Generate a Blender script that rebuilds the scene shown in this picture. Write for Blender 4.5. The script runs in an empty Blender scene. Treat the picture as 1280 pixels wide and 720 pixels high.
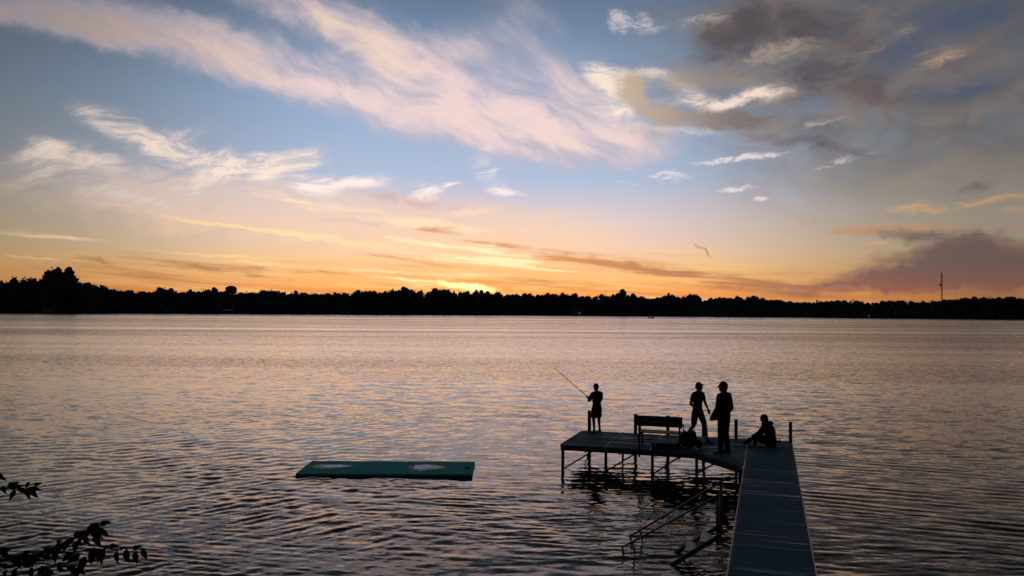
import bpy, bmesh, math, random
import numpy as np
from mathutils import Vector, Matrix, Euler, noise as mnoise

random.seed(7)
rng = np.random.default_rng(11)
S = bpy.context.scene
COL = S.collection
rad = math.radians

# ------------------------------------------------------------------ camera
FOC, CAMH, PITCH, ROLL = 985.0, 4.14, 1.69, 0.36
cam_data = bpy.data.cameras.new('camera')
cam_data.sensor_width = 36.0
cam_data.lens = 36.0 * FOC / 1280.0
cam_data.clip_start = 0.1
cam_data.clip_end = 20000.0
cam = bpy.data.objects.new('camera', cam_data)
COL.objects.link(cam)
cam.matrix_world = Matrix.Translation((0, 0, CAMH)) @ Matrix.Rotation(rad(90 + PITCH), 4, 'X') @ Matrix.Rotation(rad(ROLL), 4, 'Z')
S.camera = cam
CAMR = np.array((Matrix.Rotation(rad(90 + PITCH), 3, 'X') @ Matrix.Rotation(rad(ROLL), 3, 'Z')))


def sky_dir(x, y):
    """azimuth and elevation in degrees of the sky seen at a measured spot of the photograph"""
    v = CAMR @ np.array([x - 640.0, -(y - 360.0), -FOC])
    v /= np.linalg.norm(v)
    return math.degrees(math.atan2(v[0], v[1])), math.degrees(math.asin(v[2]))


# ------------------------------------------------------------------ render, exposure
S.render.engine = 'CYCLES'
S.cycles.use_denoising = True
S.cycles.denoiser = 'OPENIMAGEDENOISE'
S.cycles.max_bounces = 5
S.cycles.glossy_bounces = 3
S.cycles.diffuse_bounces = 2
S.cycles.sample_clamp_indirect = 4.0
S.view_settings.view_transform = 'Standard'
S.view_settings.look = 'None'
S.view_settings.exposure = 0.0
S.view_settings.gamma = 1.0

# ------------------------------------------------------------------ sun just behind the far treeline
SUN_AZ, SUN_EL = sky_dir(596, 379)
sun_data = bpy.data.lights.new('sun', 'SUN')
sun_data.energy = 0.8
sun_data.angle = rad(0.5)
sun_data.color = (1.0, 0.62, 0.32)
sun = bpy.data.objects.new('sun', sun_data)
COL.objects.link(sun)
sd = Vector((math.sin(rad(SUN_AZ)) * math.cos(rad(SUN_EL)), math.cos(rad(SUN_AZ)) * math.cos(rad(SUN_EL)), math.sin(rad(SUN_EL))))
sun.rotation_euler = sd.to_track_quat('Z', 'Y').to_euler()
sun.location = (0, 0, 60)


# ------------------------------------------------------------------ node helper
def lin(c):
    return tuple(((v / 255.0) / 12.92 if v / 255.0 <= 0.04045 else ((v / 255.0 + 0.055) / 1.055) ** 2.4) for v in c) + (1.0,)


class NT:
    def __init__(self, tree):
        self.t = tree

    def new(self, typ, **kw):
        n = self.t.nodes.new(typ)
        for k, v in kw.items():
            setattr(n, k, v)
        return n

    def link(self, a, sock):
        if isinstance(a, (int, float)):
            sock.default_value = a
        elif isinstance(a, (tuple, list)):
            sock.default_value = a
        else:
            self.t.links.new(a, sock)

    def m(self, op, a, b=None, c=None, clamp=False):
        n = self.new('ShaderNodeMath', operation=op, use_clamp=clamp)
        self.link(a, n.inputs[0])
        if b is not None:
            self.link(b, n.inputs[1])
        if c is not None:
            self.link(c, n.inputs[2])
        return n.outputs[0]

    def vm(self, op, a, b=None, c=None):
        n = self.new('ShaderNodeVectorMath', operation=op)
        self.link(a, n.inputs[0])
        if b is not None:
            if op == 'SCALE':
                self.link(b, n.inputs['Scale'])
            else:
                self.link(b, n.inputs[1])
        if c is not None:
            self.link(c, n.inputs[2])
        return n.outputs[0]

    def mix(self, f, a, b, blend='MIX'):
        n = self.new('ShaderNodeMix', data_type='RGBA', blend_type=blend)
        n.clamp_factor = True
        self.link(f, n.inputs[0])
        self.link(a, n.inputs[6])
        self.link(b, n.inputs[7])
        return n.outputs[2]

    def ss(self, v, lo, hi, a=0.0, b=1.0):
        n = self.new('ShaderNodeMapRange', interpolation_type='SMOOTHSTEP')
        n.clamp = True
        self.link(v, n.inputs[0])
        self.link(lo, n.inputs[1])
        self.link(hi, n.inputs[2])
        self.link(a, n.inputs[3])
        self.link(b, n.inputs[4])
        return n.outputs[0]

    def mr(self, v, lo, hi, a=0.0, b=1.0):
        n = self.new('ShaderNodeMapRange')
        n.clamp = True
        self.link(v, n.inputs[0])
        for i, q in enumerate((lo, hi, a, b)):
            n.inputs[i + 1].default_value = q
        return n.outputs[0]

    def ramp(self, v, stops, interp='LINEAR'):
        n = self.new('ShaderNodeValToRGB')
        r = n.color_ramp
        r.interpolation = interp
        while len(r.elements) > 1:
            r.elements.remove(r.elements[-1])
        r.elements[0].position = stops[0][0]
        r.elements[0].color = stops[0][1]
        for p, c in stops[1:]:
            e = r.elements.new(p)
            e.color = c
        self.link(v, n.inputs[0])
        return n.outputs[0]

    def noise(self, vec, scale, detail=5.0, rough=0.55, dist=0.0, dim='3D', color=False, lac=2.0):
        n = self.new('ShaderNodeTexNoise', noise_dimensions=dim)
        self.link(vec, n.inputs['Vector'])
        n.inputs['Scale'].default_value = scale
        n.inputs['Detail'].default_value = detail
        n.inputs['Roughness'].default_value = rough
        n.inputs['Lacunarity'].default_value = lac
        n.inputs['Distortion'].default_value = dist
        return n.outputs['Color' if color else 'Fac']

    def mapping(self, vec, loc=(0, 0, 0), rot=(0, 0, 0), scale=(1, 1, 1), typ='POINT'):
        n = self.new('ShaderNodeMapping', vector_type=typ)
        self.link(vec, n.inputs['Vector'])
        n.inputs['Location'].default_value = loc
        n.inputs['Rotation'].default_value = rot
        n.inputs['Scale'].default_value = scale
        return n.outputs[0]


# ------------------------------------------------------------------ world: dusk sky with cloud layers laid out by azimuth / elevation
W = bpy.data.worlds.new('World')
S.world = W
W.use_nodes = True
wt = W.node_tree
wt.nodes.clear()
n = NT(wt)
tc = n.new('ShaderNodeTexCoord')
sep = n.new('ShaderNodeSeparateXYZ')
n.link(tc.outputs['Generated'], sep.inputs[0])
AZ = n.m('MULTIPLY', n.m('ARCTAN2', sep.outputs[0], sep.outputs[1]), 57.29578)
EL = n.m('MULTIPLY', n.m('ARCSINE', sep.outputs[2]), 57.29578)
cmb = n.new('ShaderNodeCombineXYZ')
n.link(AZ, cmb.inputs[0])
n.link(EL, cmb.inputs[1])
P0 = cmb.outputs[0]


def warp(p, scale, amp, detail=3.0, seed=0.0):
    q = n.mapping(p, loc=(seed, seed * 0.7, seed * 0.3))
    c = n.noise(q, scale, detail, 0.55, color=True)
    return n.vm('MULTIPLY_ADD', n.vm('SUBTRACT', c, (0.5, 0.5, 0.5)), amp, p)


P1 = warp(P0, 0.16, (5.0, 2.4, 0), 2.0, 3.0)
P2 = warp(warp(P0, 0.16, (3.0, 1.6, 0), 2.0, 3.0), 0.8, (2.0, 1.3, 0), 6.0, 11.0)
P3 = warp(P0, 0.9, (1.5, 0.6, 0), 6.0, 23.0)      # only roughened: for small clouds and streaks
PXD = 57.3 / FOC


def blobs(lst, p=None):
    """sum of soft ellipses: (x, y, half length, half height, tilt, weight)"""
    p = p or P2
    out = None
    for b in lst:
        x, y, rx, ry, an, w = (list(b) + [1.0])[:6]
        a, e = sky_dir(x, y)
        k = math.cos(rad(a)) ** 2
        mp = n.mapping(p, loc=(a, e, 0), rot=(0, 0, -rad(an)), scale=(rx * PXD * (0.5 + 0.5 * k) * 1.35, ry * PXD * math.sqrt(k) * 1.35, 1), typ='TEXTURE')
        g = n.new('ShaderNodeTexGradient', gradient_type='SPHERICAL')
        n.link(mp, g.inputs[0])
        v = g.outputs['Fac']
        out = n.m('MULTIPLY', v, w) if out is None else n.m('MULTIPLY_ADD', v, w, out)
    return out


def streaks(ang, sx, sy, detail=6.0, rough=0.6, dist=0.3, seed=0.0, p=None):
    """noise drawn out along a direction (clockwise tilt in degrees)"""
    q = n.mapping(p or P1, loc=(seed, seed * 1.7, seed), rot=(0, 0, rad(ang)), scale=(1, 1, 1))
    q = n.mapping(q, scale=(sx, sy, 1))
    return n.noise(q, 1.0, detail, rough, dist)


def nc(v, k):          # centred noise with contrast
    return n.m('MULTIPLY', n.m('SUBTRACT', v, 0.5), k)


# base colours by elevation, near the sunset and away from it
en = n.m('DIVIDE', EL, 90.0, clamp=True)


def R(*st):
    return [(e / 90.0, lin(c)) for e, c in st]


near = n.ramp(en, R((0, (236, 140, 76)), (1.4, (246, 156, 82)), (2.6, (246, 190, 130)), (4.2, (238, 206, 182)), (6.5, (218, 200, 204)), (9.5, (170, 187, 214)), (14, (148, 172, 204)), (20, (112, 136, 166)), (26, (88, 99, 118)), (34, (68, 74, 87)), (50, (52, 57, 69)), (90, (42, 47, 58))))
edge = n.ramp(en, R((0, (200, 120, 66)), (1.6, (212, 146, 84)), (3.0, (204, 164, 112)), (4.6, (184, 164, 132)), (7.5, (163, 156, 144)), (10, (138, 144, 150)), (14, (112, 127, 142)), (20, (82, 94, 110)), (26, (72, 80, 94)), (34, (60, 65, 77)), (50, (49, 53, 64)), (90, (42, 47, 58))))
back = n.ramp(en, R((0, (66, 62, 70)), (5, (74, 70, 78)), (12, (60, 64, 78)), (30, (50, 56, 70)), (50, (45, 50, 62)), (90, (42, 47, 58))))
daz = n.m('ABSOLUTE', n.m('SUBTRACT', AZ, SUN_AZ))
wedge = n.ss(daz, 6.0, 36.0)
wback = n.ss(daz, 32.0, 120.0)
col = n.mix(wback, n.mix(wedge, near, edge), back)


def layer(col, mask, noise_c, color, lo, hi, amax):
    v = n.m('MULTIPLY', mask, n.m('MAXIMUM', n.m('MULTIPLY_ADD', noise_c, 4.0, 1.0), 0.0)) if noise_c is not None else mask
    return n.mix(n.ss(v, lo, hi, 0.0, amax), col, color)


S_h = streaks(3, 0.10, 1.3, 8, 0.62, 0.2, 1.0, P0)             # flat streaks near the horizon
S_d = streaks(24, 0.12, 0.36, 9, 0.62, 0.15, 5.0)           # down to the right
S_u = streaks(-14, 0.22, 0.80, 10, 0.70, 0.9, 9.0)          # wispy, up to the right
S_p = n.noise(n.mapping(P1, loc=(4, 9, 2), scale=(0.22, 0.40, 1)), 1.0, 8.0, 0.58, 0.5)   # billows
S_f = n.noise(n.mapping(P0, loc=(14, 3, 7), rot=(0, 0, rad(-12)), scale=(0.7, 2.0, 1)), 1.0, 7.0, 0.66, 1.0)    # fine grain

# clouds go on, thinner, all round the sky beyond the photograph
far_w = n.m('MULTIPLY', n.ss(daz, 30.0, 50.0), n.ss(EL, 2.0, 10.0))
high_w = n.m('MULTIPLY', n.ss(EL, 20.0, 26.0), n.ss(EL, 60.0, 30.0))
allround = n.m('MAXIMUM', far_w, high_w)
wisp_col = n.mix(wback, lin((112, 100, 100)), lin((66, 66, 74)))
col = layer(col, n.m('MULTIPLY', allround, 0.42), nc(S_p, 1.1), wisp_col, 0.30, 0.75, 0.55)

# horizon: warm glow, orange and yellow streaks
g2 = blobs([(600, 338, 360, 66, 2)], P0)
col = n.mix(n.m('MULTIPLY', n.ss(g2, 0.0, 1.0), 0.36), col, lin((255, 186, 104)))
hz = n.m('MULTIPLY', n.ss(EL, 7.0, 2.0), n.ss(daz, 60.0, 20.0))
col = layer(col, n.m('MULTIPLY', hz, 0.62), nc(S_h, 1.9), n.mix(wedge, lin((255, 208, 134)), lin((222, 172, 112))), 0.36, 1.5, 0.85)
S_h2 = streaks(4, 0.085, 1.6, 8, 0.62, 0.2, 21.0, P0)
col = layer(col, n.m('MULTIPLY', hz, 0.56), nc(S_h2, 1.9), n.mix(wedge, lin((212, 138, 84)), lin((172, 116, 76))), 0.36, 1.4, 0.8)

# broad pale veil over the middle left
m = blobs([(430, 268, 300, 48, 4, .9), (250, 250, 240, 42, 3, .8), (580, 285, 170, 30, 4, .8), (700, 268, 150, 28, 0, .35)])
col = layer(col, m, nc(S_u, 0.8), n.mix(n.ss(EL, 4.0, 9.0), lin((246, 208, 170)), lin((222, 200, 192))), 0.04, 1.05, 0.78)

# the pink bands running down from the upper left
bands = blobs([(0, 10, 130, 20, 6), (150, 38, 160, 24, 12), (300, 78, 160, 28, 16), (430, 110, 150, 34, 17), (560, 142, 150, 42, 17), (690, 170, 130, 34, 8, .9), (770, 178, 90, 26, 0, .7),
               (330, 0, 90, 22, 16, .7), (430, 32, 130, 30, 24, .9), (530, 76, 140, 34, 26, .8), (640, 112, 130, 58, 20, .75), (720, 125, 90, 66, 30, .7), (600, 52, 60, 26, 0, .6), (650, 20, 60, 30, 20, .4), (200, 22, 160, 30, 8, .35)])
col = layer(col, bands, nc(S_d, 0.5), lin((186, 178, 192)), 0.0, 1.0, 0.70)
col = layer(col, bands, nc(S_d, 1.3), n.mix(n.ss(AZ, -32.0, -12.0), lin((184, 162, 152)), lin((238, 210, 206))), 0.20, 1.9, 0.90)
m = blobs([(470, 60, 120, 20, 26), (420, 30, 90, 18, 22, .8), (300, 80, 140, 12, 16, .7), (640, 168, 130, 16, 8, .7), (700, 150, 70, 30, 20, .4)])
col = layer(col, m, nc(S_d, 1.1), lin((242, 214, 192)), 0.15, 1.6, 0.7)

# left cirrus
m = blobs([(150, 165, 60, 18, 25, .8), (205, 182, 90, 22, 22), (235, 160, 36, 12, -10, .7), (90, 186, 60, 20, 10, .7), (45, 205, 34, 24, -50, .7), (280, 200, 90, 20, 8), (345, 200, 70, 18, -8), (320, 218, 90, 18, -22, .9), (80, 205, 80, 26, 10, .4), (160, 215, 110, 26, 0, .35), (420, 246, 100, 18, 6, .4), (250, 228, 70, 14, -25, .6), (120, 240, 60, 7, 8, .5), (180, 248, 70, 6, 10, .6)])
col = layer(col, m, nc(S_u, 1.0), lin((214, 200, 196)), 0.08, 1.5, 0.70)
col = layer(col, m, nc(S_u, 1.7), lin((250, 228, 212)), 0.40, 2.3, 0.92)
m = blobs([(440, 228, 66, 13, -6), (390, 234, 40, 18, 20, .8), (528, 238, 30, 12, -8), (524, 249, 30, 5, -4, .9), (610, 214, 36, 20, 30, .7), (632, 240, 22, 6, 5, .8), (608, 182, 12, 6, 0, .8), (565, 229, 12, 4, -10, .9)], P3)
col = layer(col, n.m('MULTIPLY', m, 1.2), nc(S_u, 1.3), lin((252, 234, 228)), 0.25, 1.5, 0.95)
m = blobs([(500, 248, 110, 12, 4, .9), (460, 282, 100, 7, 4, .5)])
col = layer(col, m, nc(S_u, 1.3), lin((200, 172, 172)), 0.25, 0.9, 0.6)
m = blobs([(470, 270, 150, 10, 8, .8), (560, 270, 80, 10, -10, .8), (600, 286, 60, 8, -6, .7), (400, 262, 100, 10, 14, .6)])
col = layer(col, m, nc(S_h, 1.4), lin((255, 224, 188)), 0.25, 1.5, 0.8)

# long bright lines above the sunset
m = blobs([(230, 275, 60, 2.6, 8), (330, 289, 120, 3.0, 7), (450, 304, 110, 5, 8), (560, 316, 110, 9, 4), (70, 296, 90, 6, 4, .6), (150, 262, 60, 3, 8, .5), (120, 300, 120, 2.5, 2, .5), (250, 318, 120, 2.5, 2, .6), (60, 325, 80, 3, 3, .6), (330, 330, 140, 3, 3, .6), (480, 338, 120, 3, 3, .7), (590, 345, 120, 4, 2), (470, 352, 120, 3, 2, .8), (290, 352, 60, 3, -2, .5), (740, 325, 150, 8, 6, .4)], P3)
col = layer(col, n.m('MULTIPLY', m, 1.25), nc(S_h, 1.3), lin((253, 220, 170)), 0.18, 1.6, 0.86)
# brown streaks
m = blobs([(275, 338, 62, 5, 6), (590, 298, 66, 5, 8), (560, 334, 60, 4, 3, .8), (500, 322, 70, 4, 5, .6), (660, 350, 70, 4, 4, .7), (200, 345, 90, 4, 3, .6), (540, 288, 40, 4, -6, .6), (120, 326, 30, 4, 10, .8), (400, 341, 70, 5, 4, .8), (700, 322, 110, 8, 8, .8), (650, 333, 40, 5, 4, .8), (840, 342, 150, 9, 6, .7), (940, 353, 130, 7, 3, .7), (320, 337, 20, 10, 10, .5)], P3)
col = layer(col, n.m('MULTIPLY', m, 1.25), nc(S_h2, 1.6), n.mix(n.ss(n.m('ABSOLUTE', n.m('SUBTRACT', AZ, SUN_AZ)), 3.0, 15.0), lin((212, 142, 88)), lin((178, 122, 88))), 0.18, 1.4, 0.9)

# grey mass filling the upper right
grey = blobs([(900, 130, 170, 70, 0, .45), (1180, 170, 260, 110, 0), (1010, 60, 230, 90, 8, .9), (1240, 60, 160, 120, 0, .6), (960, 20, 140, 60, 0, .8), (1120, 225, 200, 70, 5, .45), (1290, 290, 160, 120, 0, .5)])
S_q = n.noise(n.mapping(P1, loc=(40, 19, 2), rot=(0, 0, rad(10)), scale=(0.16, 0.42, 1)), 1.0, 8.0, 0.6, 0.3)
col = layer(col, grey, nc(S_q, 0.8), n.mix(n.ss(EL, 12.0, 5.0), n.mix(n.ss(S_p, 0.38, 0.62), lin((116, 110, 112)), lin((142, 128, 120))), lin((172, 162, 150))), 0.0, 1.4, 0.84)
dark = blobs([(955, 12, 110, 34, 5), (905, 52, 70, 32, 15), (1010, 45, 110, 26, 8, .9), (1085, 60, 90, 18, 4, .6), (985, 84, 90, 18, 14), (1060, 105, 120, 26, 10), (1100, 122, 60, 20, 5, .8), (1010, 180, 110, 9, 10, .8), (1222, 235, 26, 12, -20), (1250, 200, 60, 30, 0, .4), (1240, 110, 40, 20, 0, .5)])
col = layer(col, dark, nc(S_q, 0.8), n.mix(n.ss(S_p, 0.4, 0.6), lin((86, 79, 83)), lin((108, 97, 97))), 0.0, 1.6, 0.90)
m = blobs([(1190, 30, 100, 32, -4, .9), (1120, 80, 40, 20, 0, .8), (1210, 110, 80, 18, -8, .8), (1000, 128, 40, 14, 0, .6), (880, 60, 40, 24, 0, .4)])
col = layer(col, m, nc(S_p, 0.9), lin((84, 100, 128)), 0.05, 1.0, 0.85)
m = blobs([(990, 62, 50, 12, -4), (880, 20, 50, 12, -6, .8), (940, 72, 60, 10, -10, .7), (1080, 62, 50, 10, -15, .7), (1130, 40, 24, 9, 10, .6), (1200, 105, 70, 10, -8, .55), (1020, 108, 40, 10, 0, .4), (900, 100, 100, 14, -6, .8), (960, 132, 60, 16, 0, .6)])
col = layer(col, m, nc(S_f, 0.9), lin((164, 150, 138)), 0.15, 1.5, 0.9)

# the bright-edged curl and the puffs near it
m = blobs([(752, 98, 34, 12, 30), (775, 112, 40, 22, 40), (800, 92, 40, 8, 5, .6), (765, 140, 34, 8, 6, .9), (830, 160, 80, 8, 6, .7), (860, 112, 70, 12, 30, .5), (872, 128, 60, 8, 4, .6), (915, 128, 44, 7, -18), (958, 116, 34, 11, 0, .9), (1010, 156, 22, 5, -12, .45), (1040, 152, 26, 3, -12, .4)], P3)
col = layer(col, n.m('MULTIPLY', m, 1.2), nc(S_f, 0.8), lin((248, 226, 208)), 0.06, 1.45, 0.96)
m = blobs([(775, 28, 14, 16, -10), (766, 16, 10, 10, 0, .6), (800, 22, 16, 10, 0, .6), (806, 36, 24, 10, 0, .7), (870, 24, 50, 10, -6, .5)], P3)
col = layer(col, n.m('MULTIPLY', m, 1.2), nc(S_f, 1.0), lin((206, 200, 202)), 0.2, 1.4, 0.9)
m = blobs([(788, 108, 24, 20, 50), (812, 134, 40, 14, 26), (872, 148, 80, 13, 5), (930, 151, 50, 12, 0, .9), (815, 165, 36, 12, 0, .5), (850, 98, 60, 14, 0, .5), (900, 96, 70, 20, 0, .4)], P3)
col = layer(col, n.m('MULTIPLY', m, 1.2), nc(S_f, 0.7), n.mix(n.ss(AZ, 8.0, 17.0), lin((190, 168, 146)), lin((124, 112, 110))), 0.0, 1.25, 0.92)
m = blobs([(946, 140, 22, 9, 10)], P3)
col = layer(col, m, nc(S_f, 0.5), lin((128, 134, 150)), 0.25, 0.9, 0.8)
m = blobs([(1182, 72, 36, 9, -18), (1160, 64, 26, 5, -10, .5)], P3)
col = layer(col, n.m('MULTIPLY', m, 1.2), nc(S_f, 0.9), lin((196, 164, 142)), 0.15, 1.4, 0.95)

# small white clouds over the blue
m = blobs([(838, 221, 32, 7, 2), (832, 217, 16, 5, -8, .6), (784, 230, 16, 3, 8, .7), (900, 201, 40, 4, -4), (945, 196, 50, 5, -3), (925, 236, 28, 5, -2), (952, 249, 12, 2.6, -2, .9), (1040, 206, 36, 7, -20, .6), (1075, 198, 40, 5, -14, .4), (648, 242, 16, 4, 4, .7)], P3)
col = layer(col, n.m('MULTIPLY', m, 1.2), nc(S_f, 1.5), lin((234, 220, 221)), 0.12, 1.7, 0.92)

# tan clouds and the purple bank low on the right
m = blobs([(1145, 259, 40, 8, -4), (1185, 262, 46, 6, -8, .8), (1250, 248, 50, 6, -8, .9), (1275, 262, 24, 8, 0, .8), (1010, 306, 44, 5, -4, .6), (1095, 304, 24, 3, -6, .9), (1070, 318, 70, 4, 0, .5), (1010, 334, 30, 2.5, -6, .7), (1050, 330, 24, 3, 0, .6)], P3)
col = layer(col, n.m('MULTIPLY', m, 1.25), nc(S_f, 1.0), lin((218, 176, 136)), 0.2, 1.5, 0.95)
m = blobs([(1110, 286, 70, 7, 0), (1060, 291, 50, 4, -6, .7), (1240, 285, 120, 5, 2, .9)], P3)
col = layer(col, n.m('MULTIPLY', m, 1.25), nc(S_f, 1.0), lin((208, 158, 122)), 0.2, 1.5, 0.95)
bank = blobs([(1120, 345, 190, 24, -3, .4), (1280, 325, 150, 40, 0), (1200, 326, 110, 24, -6, .7), (1130, 352, 140, 15, -5), (1190, 298, 90, 12, 6, .9), (1110, 294, 50, 8, 6, .7), (1300, 350, 200, 40, 0), (1060, 362, 120, 7, 0, .6)])
col = layer(col, n.m('MULTIPLY_ADD', nc(S_h, 1.6), n.ss(bank, 0.0, 0.5), bank), nc(S_q, 0.5), n.mix(n.ss(EL, 0.8, 3.4), lin((156, 98, 88)), lin((114, 92, 95))), 0.0, 1.6, 0.93)
m = blobs([(882, 314, 15, 2.2, 36, .7), (870, 308, 8, 2, 40, .5), (1010, 276, 30, 8, -4, .4), (990, 360, 140, 5, 0, .7)], P3)
col = layer(col, n.m('MULTIPLY', m, 1.3), nc(S_f, 0.8), lin((170, 128, 106)), 0.3, 0.9, 0.8)

# glow round the sun
g1 = blobs([(594, 361, 42, 8, 3), (565, 355, 48, 4, 6, .7)], P3)
g3 = blobs([(590, 322, 80, 8, 2), (630, 316, 50, 11, 8, .8), (610, 344, 70, 4, 4, .9), (540, 306, 80, 6, 8, .7), (690, 338, 80, 4, 5, .6), (520, 350, 80, 3, 2, .7)], P3)
col = layer(col, n.m('MULTIPLY', g3, 1.2), nc(S_h, 1.4), lin((255, 240, 186)), 0.3, 1.0, 0.9)
glow = n.m('MULTIPLY', n.ss(n.m('ADD', n.m('MULTIPLY', g1, 1.3), nc(S_h, 0.7)), 0.3, 1.5), 1.0)
col = n.mix(glow, col, (1.9, 1.35, 0.55, 1))

# dusk: the sky falls off away from the sunset and towards the zenith
fall = n.m('MULTIPLY', n.ss(daz, 10.0, 40.0, 1.0, 0.62), n.ss(EL, 14.0, 26.0, 1.0, 0.80))
col = n.vm('SCALE', col, fall)
bg_own = n.new('ShaderNodeBackground')
n.link(col, bg_own.inputs[0])
bg_own.inputs[1].default_value = 1.05
sky = n.new('ShaderNodeTexSky', sky_type='NISHITA')
sky.sun_disc = False
sky.sun_elevation = rad(SUN_EL)
sky.sun_rotation = rad(SUN_AZ)
sky.air_density = 1.0
sky.dust_density = 1.0
bg_sky = n.new('ShaderNodeBackground')
n.link(sky.outputs[0], bg_sky.inputs[0])
bg_sky.inputs[1].default_value = 0.006
add = n.new('ShaderNodeAddShader')
n.link(bg_own.outputs[0], add.inputs[0])
n.link(bg_sky.outputs[0], add.inputs[1])
wo = n.new('ShaderNodeOutputWorld')
n.link(add.outputs[0], wo.inputs[0])
W.cycles.sampling_method = 'MANUAL'
W.cycles.sample_map_resolution = 512


# ================================================================== helpers
def tag(o, label=None, cat=None, group=None, kind=None):
    for k, v in (('label', label), ('category', cat), ('group', group), ('kind', kind)):
        if v:
            o[k] = v
    return o


def thing(name, label, cat, loc=(0, 0, 0), rz=0.0, group=None):
    o = bpy.data.objects.new(name, None)
    o.empty_display_size = 0.2
    COL.objects.link(o)
    o.location = loc
    o.rotation_euler = (0, 0, rz)
    return tag(o, label, cat, group)


def link(name, me, parent=None, loc=None, rot=None):
    o = bpy.data.objects.new(name, me)
    COL.objects.link(o)
    if parent is not None:
        o.parent = parent
    if loc is not None:
        o.location = loc
    if rot is not None:
        o.rotation_euler = rot
    return o


def mesh(name, bm, m, smooth=False):
    bmesh.ops.recalc_face_normals(bm, faces=bm.faces)
    me = bpy.data.meshes.new(name)
    bm.to_mesh(me)
    bm.free()
    me.materials.append(m)
    if smooth:
        me.shade_smooth()
    return me


def part(name, bm, m, parent=None, smooth=False, loc=None, rot=None):
    return link(name, mesh(name, bm, m, smooth), parent, loc, rot)


def bx(bm, c, s, rot=None, bevel=0.0):
    """box: centre, full size"""
    r = bmesh.ops.create_cube(bm, size=1.0)
    M = Matrix.Translation(c) @ (rot.to_matrix().to_4x4() if rot else Matrix()) @ Matrix.Diagonal((s[0], s[1], s[2], 1))
    bmesh.ops.transform(bm, matrix=M, verts=r['verts'])
    if bevel:
        es = list({e for v in r['verts'] for e in v.link_edges})
        bmesh.ops.bevel(bm, geom=es, offset=bevel, segments=1, affect='EDGES', profile=0.5)
    return bm


def box(c, s, rot=None, bevel=0.0):
    return bx(bmesh.new(), c, s, rot, bevel)


def tube(bm, pts, r, seg=8, caps=True):
    """round bar through points; r is one radius or one per point"""
    pts = [Vector(p) for p in pts]
    rs = r if isinstance(r, (list, tuple)) else [r] * len(pts)
    rings = []
    up = Vector((0, 0, 1))
    for i, p in enumerate(pts):
        d = (pts[min(i + 1, len(pts) - 1)] - pts[max(i - 1, 0)]).normalized()
        a = d.cross(up)
        if a.length < 1e-3:
            a = d.cross(Vector((1, 0, 0)))
        a.normalize()
        b = d.cross(a).normalized()
        rings.append([bm.verts.new(p + (a * math.cos(t) + b * math.sin(t)) * rs[i]) for t in [2 * math.pi * k / seg for k in range(seg)]])
    for i in range(len(rings) - 1):
        for k in range(seg):
            bm.faces.new((rings[i][k], rings[i][(k + 1) % seg], rings[i + 1][(k + 1) % seg], rings[i + 1][k]))
    if caps:
        bm.faces.new(rings[0][::-1])
        bm.faces.new(rings[-1])
    return bm


def hull(bm, pts):
    vs = [bm.verts.new(p) for p in pts]
    r = bmesh.ops.convex_hull(bm, input=vs)
    junk = [g for g in r['geom_interior'] if isinstance(g, bmesh.types.BMVert)]
    if junk:
        bmesh.ops.delete(bm, geom=junk, context='VERTS')


def ball_pts(c, r, ax=None):
    c = Vector(c)
    rx, ry, rz = r if isinstance(r, (tuple, list)) else (r, r, r)
    out = []
    for i in range(7):
        t = math.pi * i / 6
        m = 1 if i in (0, 6) else 10
        for k in range(m):
            p = 2 * math.pi * k / 10
            q = Vector((math.sin(t) * math.cos(p) * rx, math.sin(t) * math.sin(p) * ry, math.cos(t) * rz))
            if ax is not None:
                q = ax @ q
            out.append(c + q)
    return out


def limb(bm, a, ra, b, rb):
    hull(bm, ball_pts(a, ra) + ball_pts(b, rb))


def fused(name, bm, m, parent, voxel=0.008, keep=0.35, smooth_it=4):
    """fuse overlapping closed shapes into one continuous surface"""
    bmesh.ops.recalc_face_normals(bm, faces=bm.faces)
    me = bpy.data.meshes.new(name)
    bm.to_mesh(me)
    bm.free()
    o = bpy.data.objects.new(name, me)
    COL.objects.link(o)
    mo = o.modifiers.new('r', 'REMESH')
    mo.mode = 'VOXEL'
    mo.voxel_size = voxel
    sm = o.modifiers.new('s', 'SMOOTH')
    sm.factor = 0.5
    sm.iterations = smooth_it
    de = o.modifiers.new('d', 'DECIMATE')
    de.ratio = keep
    dg = bpy.context.evaluated_depsgraph_get()
    dg.update()
    out = bpy.data.meshes.new_from_object(o.evaluated_get(dg))
    bpy.data.objects.remove(o)
    bpy.data.meshes.remove(me)
    out.name = name
    out.materials.clear()
    out.materials.append(m)
    out.shade_smooth()
    return link(name, out, parent)


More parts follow.
